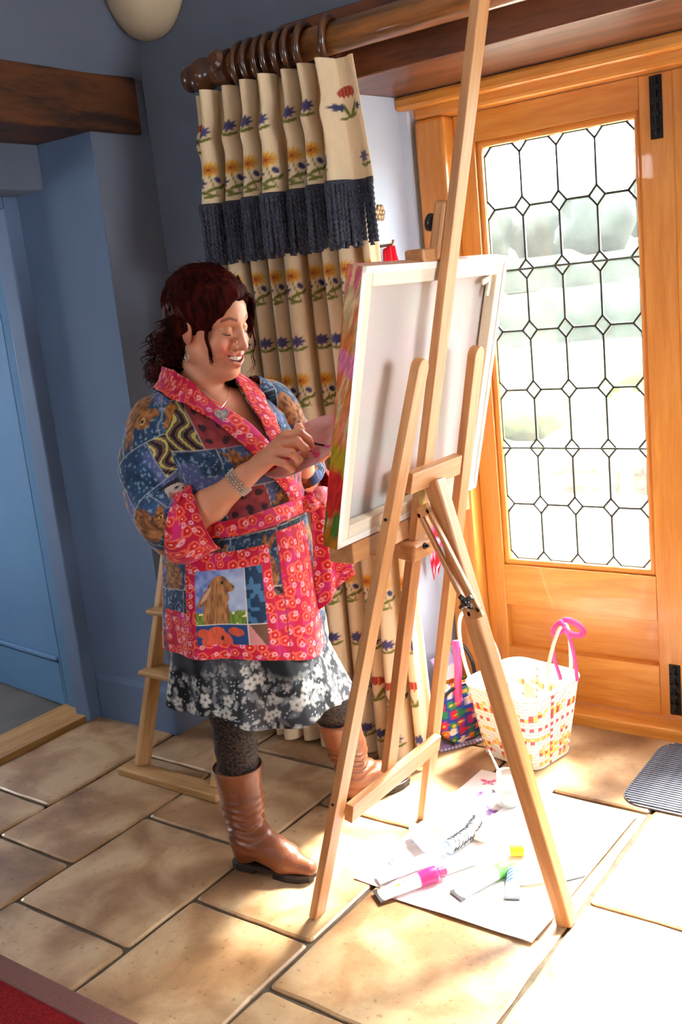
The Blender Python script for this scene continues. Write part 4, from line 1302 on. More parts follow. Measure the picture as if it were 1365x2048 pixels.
# jar of cloudy water with brushes
def glassy(name, colr, rough=0.05, mixf=0.5):
    m = bpy.data.materials.new(name); m.use_nodes = True
    nt = m.node_tree; n, l = nt.nodes, nt.links
    p = n['Principled BSDF']; p.inputs['Base Color'].default_value = colr; p.inputs['Roughness'].default_value = rough
    tr = n.new('ShaderNodeBsdfTransparent'); tr.inputs[0].default_value = (0.96, 0.97, 0.97, 1)
    lw_ = n.new('ShaderNodeLayerWeight'); lw_.inputs[0].default_value = 0.35
    nz = n.new('ShaderNodeTexNoise'); nz.inputs['Scale'].default_value = 30
    ma = n.new('ShaderNodeMath'); ma.operation = 'MULTIPLY_ADD'; ma.inputs[1].default_value = 0.5; ma.inputs[2].default_value = mixf * .4
    l.new(lw_.outputs['Facing'], ma.inputs[0])
    ms = n.new('ShaderNodeMixShader'); l.new(ma.outputs[0], ms.inputs[0]); l.new(tr.outputs[0], ms.inputs[1]); l.new(p.outputs[0], ms.inputs[2])
    l.new(ms.outputs[0], n['Material Output'].inputs[0])
    return m
JX, JY = -1.327, 2.447
jar = empty('water_jar', (JX, JY, 0.006), 'glass jar of cloudy brush water on the butterfly paper', 'jar')
MB().lathe([(0.030, 0), (0.036, 0.006), (0.037, 0.03), (0.037, 0.064), (0.030, 0.080), (0.028, 0.084), (0.030, 0.086), (0.030, 0.104), (0.028, 0.104), (0.0275, 0.084), (0.0345, 0.062), (0.0345, 0.008), (0.001, 0.006)], (JX, JY, 0.007), (0, 0, 1), 32).build('glass', glassy('jar_glass', S(220, 226, 228)), jar, smooth=True)
MB().lathe([(0.033, 0.0075), (0.0342, 0.010), (0.0342, 0.062), (0.001, 0.0625)], (JX, JY, 0.007), (0, 0, 1), 32).build('cloudy_water', mk('cloudy_water', S(206, 198, 196), S(232, 226, 224), rough=0.25, scale=30, trans=0.25), jar, smooth=True)
bs = empty('paintbrush', (JX, JY, 0.02), 'paintbrush with a pale handle leaning out of the water jar', 'paintbrush')
MB().tube([(JX + .010, JY - .006, 0.03), (JX - .022, JY - .006, 0.115), (JX - .050, JY - .006, 0.175)], [0.003, 0.004, 0.0022], 8).build('handle', mk('cream_paint', S(232, 220, 196), S(240, 230, 210), rough=.3), bs, smooth=True)
MB().tube([(JX + .013, JY - .006, 0.022), (JX + .008, JY - .006, 0.036)], [0.002, 0.004], 8).build('bristles', M_IRON, bs, smooth=True)

# ------------------------------------------------------------------ woven basket
M_BASK = mk_attr('woven_plastic', rough=0.45, grain=0.03)
BC = np.array([-1.425, 2.785]); BA = math.radians(-12)
def bk(p, q, z):
    return np.array([BC[0] + p * math.cos(BA) - q * math.sin(BA), BC[1] + p * math.sin(BA) + q * math.cos(BA), z])
basket = empty('basket', (BC[0], BC[1], 0), 'woven plastic tote basket in white, yellow and red beside the doors', 'basket')
def bask_ring(t):
    """half sizes at height fraction t"""
    return 0.112 + 0.036 * t, 0.095 + 0.048 * t, 0.030 + 0.03 * t
def superring(a, b, r, n):
    # rounded rectangle sampled evenly
    segs = []
    for cx, cy, a0 in ((a - r, b - r, 0), (-(a - r), b - r, 90), (-(a - r), -(b - r), 180), (a - r, -(b - r), 270)):
        for k in range(7):
            th = math.radians(a0 + 15 * k); segs.append((cx + r * math.cos(th), cy + r * math.sin(th)))
    segs = np.array(segs + [segs[0]])
    s = np.concatenate([[0], np.cumsum(np.hypot(*np.diff(segs, axis=0).T))])
    t = np.linspace(0, s[-1], n, endpoint=False)
    return np.stack([np.interp(t, s, segs[:, 0]), np.interp(t, s, segs[:, 1])], 1)
NS, NB = 66, 22                                    # strips around, bands up
HB = 0.262
# the weave is built strip by strip: each visible chequer is a small raised pad (joined, far past picking apart)
v, f, cc = [], [], []
R_ = random.Random(3)
PAL = {'w': S3(232, 232, 222), 'y': S3(236, 206, 110), 'r': S3(206, 80, 76), 'o': S3(232, 168, 104), 'p': S3(236, 196, 190), 'b': S3(206, 222, 222)}
def row_colour(j, i):
    side_shade = (int(NS * .36) < i < int(NS * .64))
    pat = {4: 'ry', 5: 'yo', 6: 'wy', 8: 'rw', 9: 'oy', 12: 'rw', 15: 'yr', 16: 'ry', 17: 'wy', 1: 'yo', 2: 'rp', 3: 'yy', 20: 'bw', 21: 'bw'}.get(j, 'ww')
    k = pat[(i + j) % 2]
    if i % 11 == 3 and (j % 2 == 0): k = 'r'
    elif hash2(i // 2, j, 4) < .38: k = 'w'
    return PAL[k]
for j in range(NB):
    for i in range(NS):
        t0, t1 = j / NB, (j + 1) / NB
        up = (i + j) % 2
        q = []
        for t in (t0 + .06 / NB, t1 - .06 / NB):
            a, b, r = bask_ring(t)
            ringp = superring(a, b, r, NS * 4)
            q.append((ringp[(i * 4) % (NS * 4)] * 1.0, ringp[(i * 4 + 4) % (NS * 4)], t))
        e_ = 0.0022 if up else 0.0010
        P4 = []
        for (pa, pb, t) in q:
            for s in (0.06, 0.94):
                w_ = pa * (1 - s) + pb * s
                P4.append((w_, t))
        b0 = len(v)
        for off in (0.0, e_):
            for (w_, t) in P4:
                nrm = w_ / (np.linalg.norm(w_) + 1e-9)
                v.append(bk(*(w_ + nrm * off), 0.004 + t * HB))
                cc.append(row_colour(j, i))
        f += [(b0 + 4, b0 + 5, b0 + 7, b0 + 6), (b0, b0 + 1, b0 + 5, b0 + 4), (b0 + 1, b0 + 3, b0 + 7, b0 + 5), (b0 + 3, b0 + 2, b0 + 6, b0 + 7), (b0 + 2, b0, b0 + 4, b0 + 6)]
o = obj('weave', v, f, M_BASK, basket, col=np.array(cc)); o['kind'] = 'stuff'
iv, ic = [], []
for j in range(NB + 1):
    t = j / NB; a, b, r = bask_ring(t)
    for i, w_ in enumerate(superring(a - .001, b - .001, r, NS)):
        iv.append(bk(*w_, 0.004 + t * HB)); ic.append(row_colour(min(j, NB - 1), i) * .95)
o = obj('basket_wall', iv, gridf(NS, NB + 1, True), M_BASK, basket, col=np.array(ic)); o.modifiers.new('t', 'SOLIDIFY').thickness = 0.002
a, b, r = bask_ring(0)
bp = [bk(*w_, 0.003) for w_ in superring(a, b, r, 40)]
v, f = extrude_poly(bp, (0, 0, 0.004)); obj('basket_base', v, f, M_WHITEP, basket, fix=True)
a, b, r = bask_ring(1.0)
MB().tube([bk(*w_, 0.004 + HB) for w_ in superring(a + .001, b + .001, r, 60)], 0.0055, 8, True).build('rim', M_WHITEP, basket, smooth=True)
def handle(pts):
    P_ = np.array(pts); t = np.linspace(0, 1, len(P_)); tt_ = np.linspace(0, 1, 36)
    # smooth arch by quadratic blending
    from numpy.polynomial import polynomial as _p
    co = [np.polyfit(t, P_[:, k], min(4, len(P_) - 1)) for k in range(3)]
    return np.stack([np.polyval(c, tt_) for c in co], 1)
M_HAND = mk('cream_handle_tube', S(232, 218, 190), S(240, 228, 204), rough=0.4)
a1, b1, _r = bask_ring(.96)
h1 = handle([bk(a1, -.055, .23), bk(a1 + .012, -.056, .38), bk(a1 + .03, 0, .485), bk(a1 + .012, .056, .38), bk(a1, .055, .23)])
h2 = handle([bk(-a1 + .004, -.075, .22), bk(-a1 - .05, -.07, .37), bk(-a1 - .085, 0, .455), bk(-a1 - .05, .07, .37), bk(-a1, .06, .23)])
for h in (h1, h2):
    MB().tube(h, 0.0062, 10).build('handle', M_HAND, basket, smooth=True)
M_RIB = mk('pink_ribbon', S(206, 40, 120), S(226, 80, 150), rough=0.4, sheen=.3)
def ribbon(name, pts, w, par, side):
    P_ = np.array(handle(pts)); n = len(P_)
    tg = np.gradient(P_, axis=0); tg /= np.linalg.norm(tg, axis=1)[:, None]
    sd = np.cross(tg, np.array(side, float)); sd /= np.linalg.norm(sd, axis=1)[:, None] + 1e-9
    v = np.concatenate([P_ - sd * w / 2, P_ + sd * w / 2]); f = [(i, i + 1, n + i + 1, n + i) for i in range(n - 1)]
    o = obj(name, v, f, M_RIB, par, smooth=True); o.modifiers.new('t', 'SOLIDIFY').thickness = 0.001
    return o
rb = empty('pink_bow', tuple(h1[18]), 'pink satin ribbon bow tied at the top of the basket handle', 'ribbon')
tp = h1[17]
ribbon('loop', [tp, tp + [.026, .022, .006], tp + [.050, .040, -.030], tp + [.028, .024, -.038], tp], .020, rb, (0.5, -0.8, 0))
ribbon('loop', [tp, tp + [-.012, -.012, .006], tp + [-.024, -.022, -.020], tp + [-.010, -.010, -.026], tp], .014, rb, (0.5, -0.8, 0))
ribbon('tail', [tp, tp + [-.025, -.022, -.06], tp + [-.022, -.02, -.12], tp + [-.012, -.01, -.18]], .012, rb, (0.5, -0.8, 0))
ribbon('tail', [tp, tp + [.02, .012, -.06], tp + [.028, .018, -.13], tp + [.03, .02, -.19]], .012, rb, (0.5, -0.8, 0))
MB().tube([tp + [0, 0, -.008], tp + [.001, 0, .010]], .011, 10).build('knot', M_RIB, rb, smooth=True)
# things inside the basket
def in_bottle(p, q, z, ax, L, r, mat, label, capm=M_WHITEP):
    c = bk(p, q, z)
    ax = Vector(ax).normalized()
    e = empty('craft_bottle', tuple(c), label, 'bottle', 'bottles inside the basket')
    MB().lathe([(r * .9, 0), (r, .004), (r, L), (r * .6, L + .012)], c, ax, 18).build('body', mat, e, bevel=.001)
    MB().lathe([(r * .6, L + .010), (r * .62, L + .012), (r * .62, L + .03), (r * .5, L + .032)], c, ax, 14).build('cap', capm, e)
M_CLOTHW = mk('folded_white_cloth', S(226, 220, 218), S(240, 234, 230), rough=.9, scale=14, bump=.4, bscale=20)
v, f = blob(bk(0.0, 0.0, 0.095), (.088, .078, .085), 5, 3, .12)
obj('cloth_bundle', v, f, M_CLOTHW, smooth=True, label='crumpled white cloth filling the basket', cat='cloth')
in_bottle(-.03, -.02, .165, (-.1, .2, .75), .055, .017, mk('coral_bottle', S(214, 120, 110), S(230, 160, 150), rough=.3), 'coral striped craft bottle standing in the basket')
in_bottle(-.075, .02, .165, (.2, .1, .7), .05, .016, mk('blue_bottle', S(150, 176, 214), S(196, 210, 230), rough=.3), 'pale blue craft bottle at the back of the basket')
in_bottle(.035, -.045, .168, (.8, -.2, .12), .03, .016, M_BLACKP, 'short dark bottle lying at the front rim of the basket')
in_bottle(.05, .03, .165, (.3, .6, .2), .04, .018, M_WHITEP, 'white craft bottle lying at the right inside the basket')
in_bottle(-.02, .06, .17, (-.1, .1, .6), .04, .015, mk('yellow_bottle', S(226, 190, 80), S(236, 206, 120), rough=.3), 'yellow craft bottle by the back rim of the basket')

# ------------------------------------------------------------------ floral bag and sketch pad by the wall
M_BAG = mk_attr('floral_print', rough=0.6, grain=0.05)
bag = empty('handbag', (-1.66, 2.78, 0), 'bright floral handbag with black piping behind the easel leg', 'handbag')
n_, m_ = 60, 60
th, ht = np.meshgrid(np.linspace(0, 2 * math.pi, n_, endpoint=False), np.linspace(0, 1, m_)); th, ht = th.ravel(), ht.ravel()
prof = np.sin(np.clip(ht, 0.02, 1) * math.pi * .78 + .35) ** .6
bw_, bd_ = 0.115 * prof, 0.050 * (0.35 + .65 * (1 - ht)) * prof + .008
lx = bw_ * np.sign(np.cos(th)) * np.abs(np.cos(th)) ** .7
ly = bd_ * np.sign(np.sin(th)) * np.abs(np.sin(th)) ** .7
ba = math.radians(62)
gxx = -1.672 + lx * math.cos(ba) - ly * math.sin(ba); gyy = 2.775 + lx * math.sin(ba) + ly * math.cos(ba); gzz = 0.012 + 0.215 * ht
bc_ = np.ones((len(th), 3)) * S3(44, 62, 150)
ij = np.floor(lx / .032), np.floor(ht * .215 / .032)
ccx, ccz = (ij[0] + .5 + .5 * (hash2(ij[0], ij[1], 1) - .5)) * .032, (ij[1] + .5 + .5 * (hash2(ij[0], ij[1], 2) - .5)) * .032
hsel = hash2(ij[0], ij[1], 3)
pc = np.where(hsel[:, None] < .35, S3(206, 34, 60), np.where(hsel[:, None] < .55, S3(224, 120, 40), np.where(hsel[:, None] < .75, S3(230, 220, 226), S3(40, 130, 80))))
dd = spiky(lx, ht * .215, ccx, ccz, .018, 6, .35)
bc_ = np.where((dd < 0)[:, None], pc, bc_); bc_ = np.where((dd < -.7)[:, None], S3(240, 200, 60), bc_)
obj('bag_body', np.stack([gxx, gyy, gzz], 1), gridf(n_, m_, True), M_BAG, bag, smooth=True, col=bc_)
pip = []
for a in np.linspace(-.35 * math.pi, math.pi * 1.35, 50):
    pip.append((-1.672 + .118 * math.cos(a) * math.cos(ba) + .040 * math.sin(ba), 2.775 + .118 * math.cos(a) * math.sin(ba) - .040 * math.cos(ba), .115 + .108 * math.sin(a)))
MB().tube(pip, .006, 8).build('piping', M_BLACKP, bag, smooth=True)
hp = handle([(-1.70, 2.72, .21), (-1.69, 2.735, .32), (-1.67, 2.775, .365), (-1.645, 2.82, .32), (-1.635, 2.84, .21)])
MB().tube(hp, .007, 8).build('strap', M_BLACKP, bag, smooth=True)
rs = empty('ribbon_strip', (-1.62, 2.74, .20), 'magenta ribbon strip hanging over the floral handbag', 'ribbon')
ribbon('strip', [(-1.645, 2.74, .385), (-1.635, 2.735, .30), (-1.64, 2.73, .22), (-1.635, 2.728, .17)], .026, rs, (.5, -.8, 0))

pad = empty('sketch_pad', (-1.70, 2.80, 0), 'lavender spiral bound sketch pad under the handbag', 'sketch pad')
pa, pb_ = Vector((-1.685, 2.675, 0)), Vector((-1.560, 2.845, 0))
dirp = (pb_ - pa).normalized(); nrm_ = Vector((-dirp.y, dirp.x, 0))
def padv(s, d, z): q = pa + dirp * s + nrm_ * d; return (q.x, q.y, z)
Lp = (pb_ - pa).length + .06
v = [padv(s, d, z) for z in (0.001, 0.010) for s, d in ((-.01, 0), (Lp, 0), (Lp, .16), (-.01, .16))]
obj('pages', v, BOXF, mk('lavender_cover', S(168, 150, 206), S(206, 196, 226), rough=.5, scale=10), pad, bevel=.001)
for k in range(18):
    s = 0.0 + k * .0135
    c = Vector(padv(s, -.001, 0.006))
    pts_ = [c + nrm_ * (.0065 * math.cos(a)) + Vector((0, 0, .0065 * math.sin(a) + .001)) for a in np.linspace(0, 2 * math.pi, 11)[:-1]]
    MB().tube(pts_, .0013, 5, True).build('spiral', M_GREYM, pad, smooth=True)
fld = empty('lilac_folder', (-1.82, 2.93, 0), 'lilac folder leaning on the pale reveal behind the bag', 'folder')
v = [(-1.745, 2.90, .0), (-1.735, 3.02, 0.0), (-1.845, 3.02, .225), (-1.855, 2.90, .225)]
vv, ff = extrude_poly(v, (0.008, 0, .004)); obj('cover', vv, ff, mk('lilac_card', S(176, 160, 214), S(190, 176, 222), rough=.5), fld, fix=True, bevel=.001)
v = [(-1.79, 2.92, .099), (-1.785, 3.0, .099), (-1.825, 3.0, .18), (-1.83, 2.92, .18)]
vv, ff = extrude_poly(v, (0.011, 0, .0055)); obj('title_card', vv, ff, M_WHITEP, fld, fix=True)
# ------------------------------------------------------------------ the painter
woman = empty('person', (-1.85, 1.96, 0), 'woman with dark red hair in a bright patchwork wrap jacket, painting at the easel', 'person')
FW_ = np.array([0.9397, -0.3420, 0.0]); LW_ = np.array([0.3420, 0.9397, 0.0]); UP_ = np.array([0.0, 0.0, 1.0])
HEADP = np.array([-1.833, 1.948, 1.521]); HS = 1.064
def _rh(yaw, pit, roll):
    cy, sy, cp, sp, cr, sr = math.cos(yaw), math.sin(yaw), math.cos(pit), math.sin(pit), math.cos(roll), math.sin(roll)
    return np.array([[cy, -sy, 0], [sy, cy, 0], [0, 0, 1]]) @ np.array([[cp, 0, sp], [0, 1, 0], [-sp, 0, cp]]) @ np.array([[1, 0, 0], [0, cr, -sr], [0, sr, cr]])
HR = _rh(0.072, 0.287, 0.069)
def hw(*q):                                   # head space -> world
    return HEADP + HS * (HR @ np.array(q, float))

class Field:
    """signed distance on a rectilinear grid, meshed with surface nets"""
    def __init__(s, xs, ys, zs):
        s.x, s.y, s.z = (np.asarray(t, np.float32) for t in (xs, ys, zs))
        s.F = np.full((len(s.x), len(s.y), len(s.z)), 0.2, np.float32)
    def _sl(s, lo, hi):
        r = []
        for ax, a, b in zip((s.x, s.y, s.z), lo, hi):
            i, j = np.searchsorted(ax, a), np.searchsorted(ax, b)
            r.append(slice(max(i - 1, 0), min(j + 1, len(ax))))
        return tuple(r)
    def _pts(s, sl):
        return np.meshgrid(s.x[sl[0]], s.y[sl[1]], s.z[sl[2]], indexing='ij')
    def _mix(s, sl, d, k, op):
        A = s.F[sl]
        if op == 'u':
            h = np.clip(0.5 + 0.5 * (A - d) / k, 0, 1)
            s.F[sl] = A * (1 - h) + d * h - k * h * (1 - h)
        else:
            h = np.clip(0.5 - 0.5 * (A + d) / k, 0, 1)
            s.F[sl] = A * (1 - h) - d * h + k * h * (1 - h)
    def cone(s, p0, r0, p1, r1, k=0.012, op='u'):
        p0, p1 = np.array(p0, float), np.array(p1, float)
        m = max(r0, r1) + k * 2 + 0.01
        sl = s._sl(np.minimum(p0, p1) - m, np.maximum(p0, p1) + m)
        X, Y, Z = s._pts(sl)
        d = p1 - p0; L2 = float(d @ d) + 1e-12
        t = np.clip(((X - p0[0]) * d[0] + (Y - p0[1]) * d[1] + (Z - p0[2]) * d[2]) / L2, 0, 1)
        D = np.sqrt((X - p0[0] - t * d[0]) ** 2 + (Y - p0[1] - t * d[1]) ** 2 + (Z - p0[2] - t * d[2]) ** 2) - (r0 + t * (r1 - r0))
        s._mix(sl, D.astype(np.float32), k, op)
    def ell(s, c, r, R=None, k=0.012, op='u'):
        c, r = np.array(c, float), np.array(r, float)
        R = np.eye(3) if R is None else R
        m = float(max(r)) + k * 2 + 0.01
        sl = s._sl(c - m, c + m)
        X, Y, Z = s._pts(sl)
        q = [(X - c[0]) * R[0, i] + (Y - c[1]) * R[1, i] + (Z - c[2]) * R[2, i] for i in range(3)]
        k0 = np.sqrt(sum((q[i] / r[i]) ** 2 for i in range(3)))
        k1 = np.sqrt(sum((q[i] / r[i] ** 2) ** 2 for i in range(3))) + 1e-9
        s._mix(sl, (k0 * (k0 - 1) / k1).astype(np.float32), k, op)
    def mesh(s):
        F = s.F; sg = F < 0
        c = sg[:-1, :-1, :-1].astype(np.int8)
        tot = np.zeros_like(c)
        for a in (0, 1):
            for b in (0, 1):
                for d in (0, 1):
                    tot += sg[a:F.shape[0] - 1 + a, b:F.shape[1] - 1 + b, d:F.shape[2] - 1 + d]
        act = (tot > 0) & (tot < 8)
        I = np.argwhere(act)
        idx = np.full(act.shape, -1, np.int64); idx[act] = np.arange(len(I))
        P = np.zeros((len(I), 3)); W = np.zeros(len(I))
        ax = (s.x, s.y, s.z)
        for e in range(3):
            o1, o2 = [t for t in range(3) if t != e]
            for a in (0, 1):
                for b in (0, 1):
                    J = I.copy(); J[:, o1] += a; J[:, o2] += b
                    K = J.copy(); K[:, e] += 1
                    fa, fb = F[tuple(J.T)], F[tuple(K.T)]
                    m = (fa < 0) != (fb < 0)
                    t = np.where(m, fa / (fa - fb + 1e-20), 0)
                    pa = np.stack([ax[i][J[:, i]] for i in range(3)], 1); pb = np.stack([ax[i][K[:, i]] for i in range(3)], 1)
                    P += np.where(m[:, None], pa + (pb - pa) * t[:, None], 0); W += m
        P /= W[:, None]
        faces = []
        for e in range(3):
            o1, o2 = (e + 1) % 3, (e + 2) % 3
            sl0 = [slice(None)] * 3; sl1 = [slice(None)] * 3
            sl0[e], sl1[e] = slice(0, -1), slice(1, None)
            ch = sg[tuple(sl0)] != sg[tuple(sl1)]
            E = np.argwhere(ch)
            ok = (E[:, o1] > 0) & (E[:, o2] > 0) & (E[:, o1] < F.shape[o1] - 1) & (E[:, o2] < F.shape[o2] - 1)
            E = E[ok]
            q = []
            for a, b in ((-1, -1), (0, -1), (0, 0), (-1, 0)):
                T = E.copy(); T[:, o1] += a; T[:, o2] += b
                q.append(idx[tuple(T.T)])
            q = np.stack(q, 1)
            flip = ~sg[tuple(E.T)]
            q[flip] = q[flip][:, ::-1]
            faces.append(q)
        f = np.concatenate(faces); f = f[(f >= 0).all(1)]
        return P, f
def ax_(*segs):
    out = []
    for a, b, h in segs: out.append(np.arange(a, b, h))
    return np.concatenate(out)

# ---- body: one continuous skin
RY = np.stack([FW_, LW_, UP_], 1)
SH_R, SH_L = np.array([-1.922, 1.785, 1.285]), np.array([-1.815, 2.085, 1.285])
EL_R, WR_R = np.array([-1.838, 1.750, 1.010]), np.array([-1.687, 1.859, 1.136])
EL_L, WR_L = np.array([-1.800, 2.235, 1.005]), np.array([-1.712, 2.118, 1.135])
B = Field(ax_((-2.11, -1.99, .006), (-1.99, -1.512, .0026)), ax_((1.67, 1.85, .0045), (1.85, 2.10, .0026), (2.10, 2.36, .005)), ax_((0.03, 1.0, .010), (1.0, 1.11, .005), (1.11, 1.25, .0026), (1.25, 1.34, .006), (1.34, 1.68, .0026)))
# trunk
B.ell((-1.863, 1.957, 0.86), (.145, .175, .17), RY, .05); B.ell((-1.838, 1.960, 1.02), (.135, .160, .15), RY, .06); B.ell((-1.853, 1.950, 1.19), (.112, .150, .15), RY, .06)
for s in (-1, 1): B.ell(np.array([-1.850, 1.950, 1.165]) + FW_ * .085 + LW_ * .075 * s, (.062, .070, .068), RY, .03)
B.cone(SH_R, .044, SH_L, .044, .03); B.ell((-1.868, 1.937, 1.285), (.075, .115, .065), RY, .04)
B.cone((-1.876, 1.934, 1.335), .060, hw(-.028, 0, -.055), .053, .02)
# legs
for hip, knee, ank in (((-1.905, 1.885, .82), (-1.864, 1.876, .43), (-1.832, 1.845, .10)), ((-1.82, 2.03, .82), (-1.742, 2.158, .43), (-1.772, 2.278, .10))):
    B.cone(hip, .092, knee, .058, .03); B.cone(knee, .052, ank, .034, .02)
# arms
B.cone(SH_R, .052, EL_R, .044, .02); B.cone(EL_R, .046, EL_R * .55 + WR_R * .45, .043, .02); B.cone(EL_R * .55 + WR_R * .45, .043, WR_R, .028, .02)
B.cone(SH_L, .050, EL_L, .042, .02); B.cone(EL_L, .043, WR_L, .028, .02)
# right hand: palm, four fingers and thumb, closed on the brush
FING = [[(-1.5954, 1.9281, 1.2243), (-1.5617, 1.941, 1.2271), (-1.5533, 1.9598, 1.2085), (-1.5601, 1.9798, 1.1882)],
        [(-1.5966, 1.9084, 1.2075), (-1.5568, 1.9196, 1.2106), (-1.5489, 1.9381, 1.1882), (-1.5632, 1.9524, 1.1649)],
        [(-1.6021, 1.8917, 1.1889), (-1.5609, 1.8977, 1.1843), (-1.5571, 1.9194, 1.1624), (-1.5794, 1.9276, 1.1425)],
        [(-1.614, 1.8827, 1.1688), (-1.5761, 1.8863, 1.1598), (-1.5731, 1.9073, 1.1416), (-1.5969, 1.9144, 1.1281)]]
FR = [(.0118, .0112, .0102, .0085), (.0122, .0115, .0105, .0088), (.0118, .0110, .0100, .0084), (.0105, .0098, .0090, .0076)]
hand = Field(B.x, B.y, B.z)
FING = [[tuple(np.array(q) + np.array([.012, -.018, .006])) for q in fg] for fg in FING]
for fg, rr in zip(FING, FR):
    kn = np.array(fg[0])
    root = WR_R * .62 + kn * .38
    B.cone(root, .0175, kn, .0135, .010)
    for i in range(3): B.cone(fg[i], rr[i], fg[i + 1], rr[i + 1], .004)
B.cone(WR_R, .027, WR_R * .45 + np.array([-1.602, 1.905, 1.197]) * .55, .024, .012)
TH_ = [(-1.664, 1.885, 1.152), (-1.632, 1.925, 1.172), (-1.600, 1.955, 1.190), (-1.566, 1.968, 1.198)]
for i, rr in enumerate(((.019, .0145), (.0138, .0122), (.0120, .0092))): B.cone(TH_[i], rr[0], TH_[i + 1], rr[1], .008)
# left hand under the palette, thumb over its rim
PC = np.array([-1.597, 2.005, 1.176]); PN = np.array([-.147, -.478, .866]); PN /= np.linalg.norm(PN)
pe1 = np.cross(PN, [0, 0, 1]); pe1 /= np.linalg.norm(pe1); pe2 = np.cross(PN, pe1)
palm = np.array([-1.655, 2.070, 1.146])
B.cone(WR_L, .028, palm, .026, .015); B.ell(palm, (.034, .036, .020), None, .012)
for i, (a, b) in enumerate(((.035, -.05), (.012, -.062), (-.012, -.062), (-.034, -.052))):
    p0 = palm + pe1 * a * .7 - PN * .010; p1 = p0 + np.array([.030, -.012, .006]) + pe1 * a * .3; p2 = p1 + np.array([.030, -.010, .014])
    B.cone(p0, .0115, p1, .0108, .006); B.cone(p1, .0105, p2, .0085, .004)
tl = [palm + np.array([-.002, -.012, .020]), np.array([-1.672, 2.062, 1.208]), np.array([-1.652, 2.048, 1.226]), np.array([-1.634, 2.036, 1.222])]
for i, rr in enumerate(((.015, .0135), (.013, .0120), (.0118, .0095))): B.cone(tl[i], rr[0], tl[i + 1], rr[1], .006)
# head
def he(c, r, k=.012, op='u', rot=None): B.ell(hw(*c), np.array(r) * HS, HR if rot is None else HR @ rot, k, op)
def hc(a, ra, b, rb, k=.012, op='u'): B.cone(hw(*a), ra * HS, hw(*b), rb * HS, k, op)
he((-.014, 0, .036), (.098, .074, .090), .01)
he((.034, 0, -.040), (.056, .057, .076), .03)
he((.044, 0, .040), (.050, .060, .054), .02)
for s in (-1, 1):
    he((.058, s * .037, -.036), (.031, .026, .027), .018)          # smiling cheek
    hc((.004, s * .054, -.058), .021, (.066, s * .017, -.104), .019, .022)
    hc((.087, s * .010, .029), .010, (.071, s * .046, .026), .009, .014)
    he((.100, s * .032, .004), (.017, .018, .0105), .012, 's')     # socket
    he((.0765, s * .031, .003), (.0150, .0165, .0128), .005)       # lowered lid over the eye
    hc((.090, s * .014, -.012), .008, (.070, s * .040, -.012), .007, .010)
    he((-.006, s * .074, -.012), (.019, .009, .031), .006, 'u', _rh(s * .35, -.15, 0)); he((-.003, s * .084, -.008), (.010, .006, .018), .005, 's')
he((.072, 0, -.104), (.022, .026, .018), .016)
he((.030, 0, -.108), (.045, .045, .026), .025)
hc((.089, 0, .018), .0085, (.108, 0, -.030), .0105, .010); he((.1085, 0, -.034), (.0135, .0125, .0110), .006)
for s in (-1, 1):
    he((.097, s * .0125, -.039), (.0105, .0078, .0085), .005)
    he((.101, s * .0065, -.0465), (.006, .0035, .004), .003, 's')
he((.079, 0, -.072), (.024, .034, .024), .016)
LIPU = [(.1010, 0, -.0575), (.0935, .020, -.0560), (.0700, .041, -.0470)]
LIPL = [(.0985, 0, -.0815), (.0905, .020, -.0755), (.0695, .041, -.0495)]
for s in (-1, 1):
    for (p, q) in zip(LIPU, LIPU[1:]): hc((p[0], s * p[1], p[2]), .0048, (q[0], s * q[1], q[2]), .0036, .005)
    for (p, q) in zip(LIPL, LIPL[1:]): hc((p[0], s * p[1], p[2]), .0066, (q[0], s * q[1], q[2]), .0040, .006)
    hc((.1010, 0, -.0688), .0072, (.0900, s * .020, -.0650), .0064, .003, 's'); hc((.0900, s * .020, -.0650), .0062, (.0735, s * .034, -.0555), .0034, .003, 's')
    # smile fold from the nostril to the mouth corner
    hc((.0965, s * .0215, -.036), .0018, (.0800, s * .0450, -.0430), .0018, .009, 's')
    he((.0600, s * .0460, -.0330), (.024, .018, .018), .014)
bv, bf = B.mesh()
# skin tones by place on the body
lq = (bv - HEADP) @ HR / HS
SK = S3(226, 160, 126)
colb = np.ones((len(bv), 3)) * SK
colb = lay(colb, (vnoise(bv[:, 0] * 60, bv[:, 1] * 60, bv[:, 2] * 60, 2) - .5).clip(0) * .5, S3(206, 128, 104))
onhead = (bv[:, 2] > 1.37)
ly_ = np.abs(lq[:, 1])
def spot(cx, cy, cz, rx, ry, rz_, soft=.6):
    return np.clip((1.2 - np.sqrt(((lq[:, 0] - cx) / rx) ** 2 + ((ly_ - cy) / ry) ** 2 + ((lq[:, 2] - cz) / rz_) ** 2)) / soft, 0, 1) * onhead
colb = lay(colb, spot(.075, .038, -.035, .03, .022, .02) * .55, S3(212, 112, 92))
colb = lay(colb, spot(.115, 0, -.036, .02, .014, .012) * .4, S3(212, 118, 98))
colb = lay(colb, spot(-.006, .078, -.012, .025, .02, .035) * .5, S3(204, 112, 92))
lipz = np.interp(ly_, (0, .020, .041), (-.0575, -.0560, -.0470)); lips = (np.abs(lq[:, 2] - lipz) < .0048) & (ly_ < .042) & (lq[:, 0] > .066)
liqz = np.interp(ly_, (0, .020, .041), (-.0820, -.0760, -.0495)); lipl = (np.abs(lq[:, 2] - liqz) < .0062) & (ly_ < .042) & (lq[:, 0] > .066)
colb = lay(colb, ((lips | lipl) & onhead) * .6, S3(196, 92, 88))
mouth = (lq[:, 2] < lipz - .004) & (lq[:, 2] > liqz + .005) & (ly_ < .037) & (lq[:, 0] > .055)
colb = lay(colb, (mouth & onhead) * .9, S3(90, 30, 30))
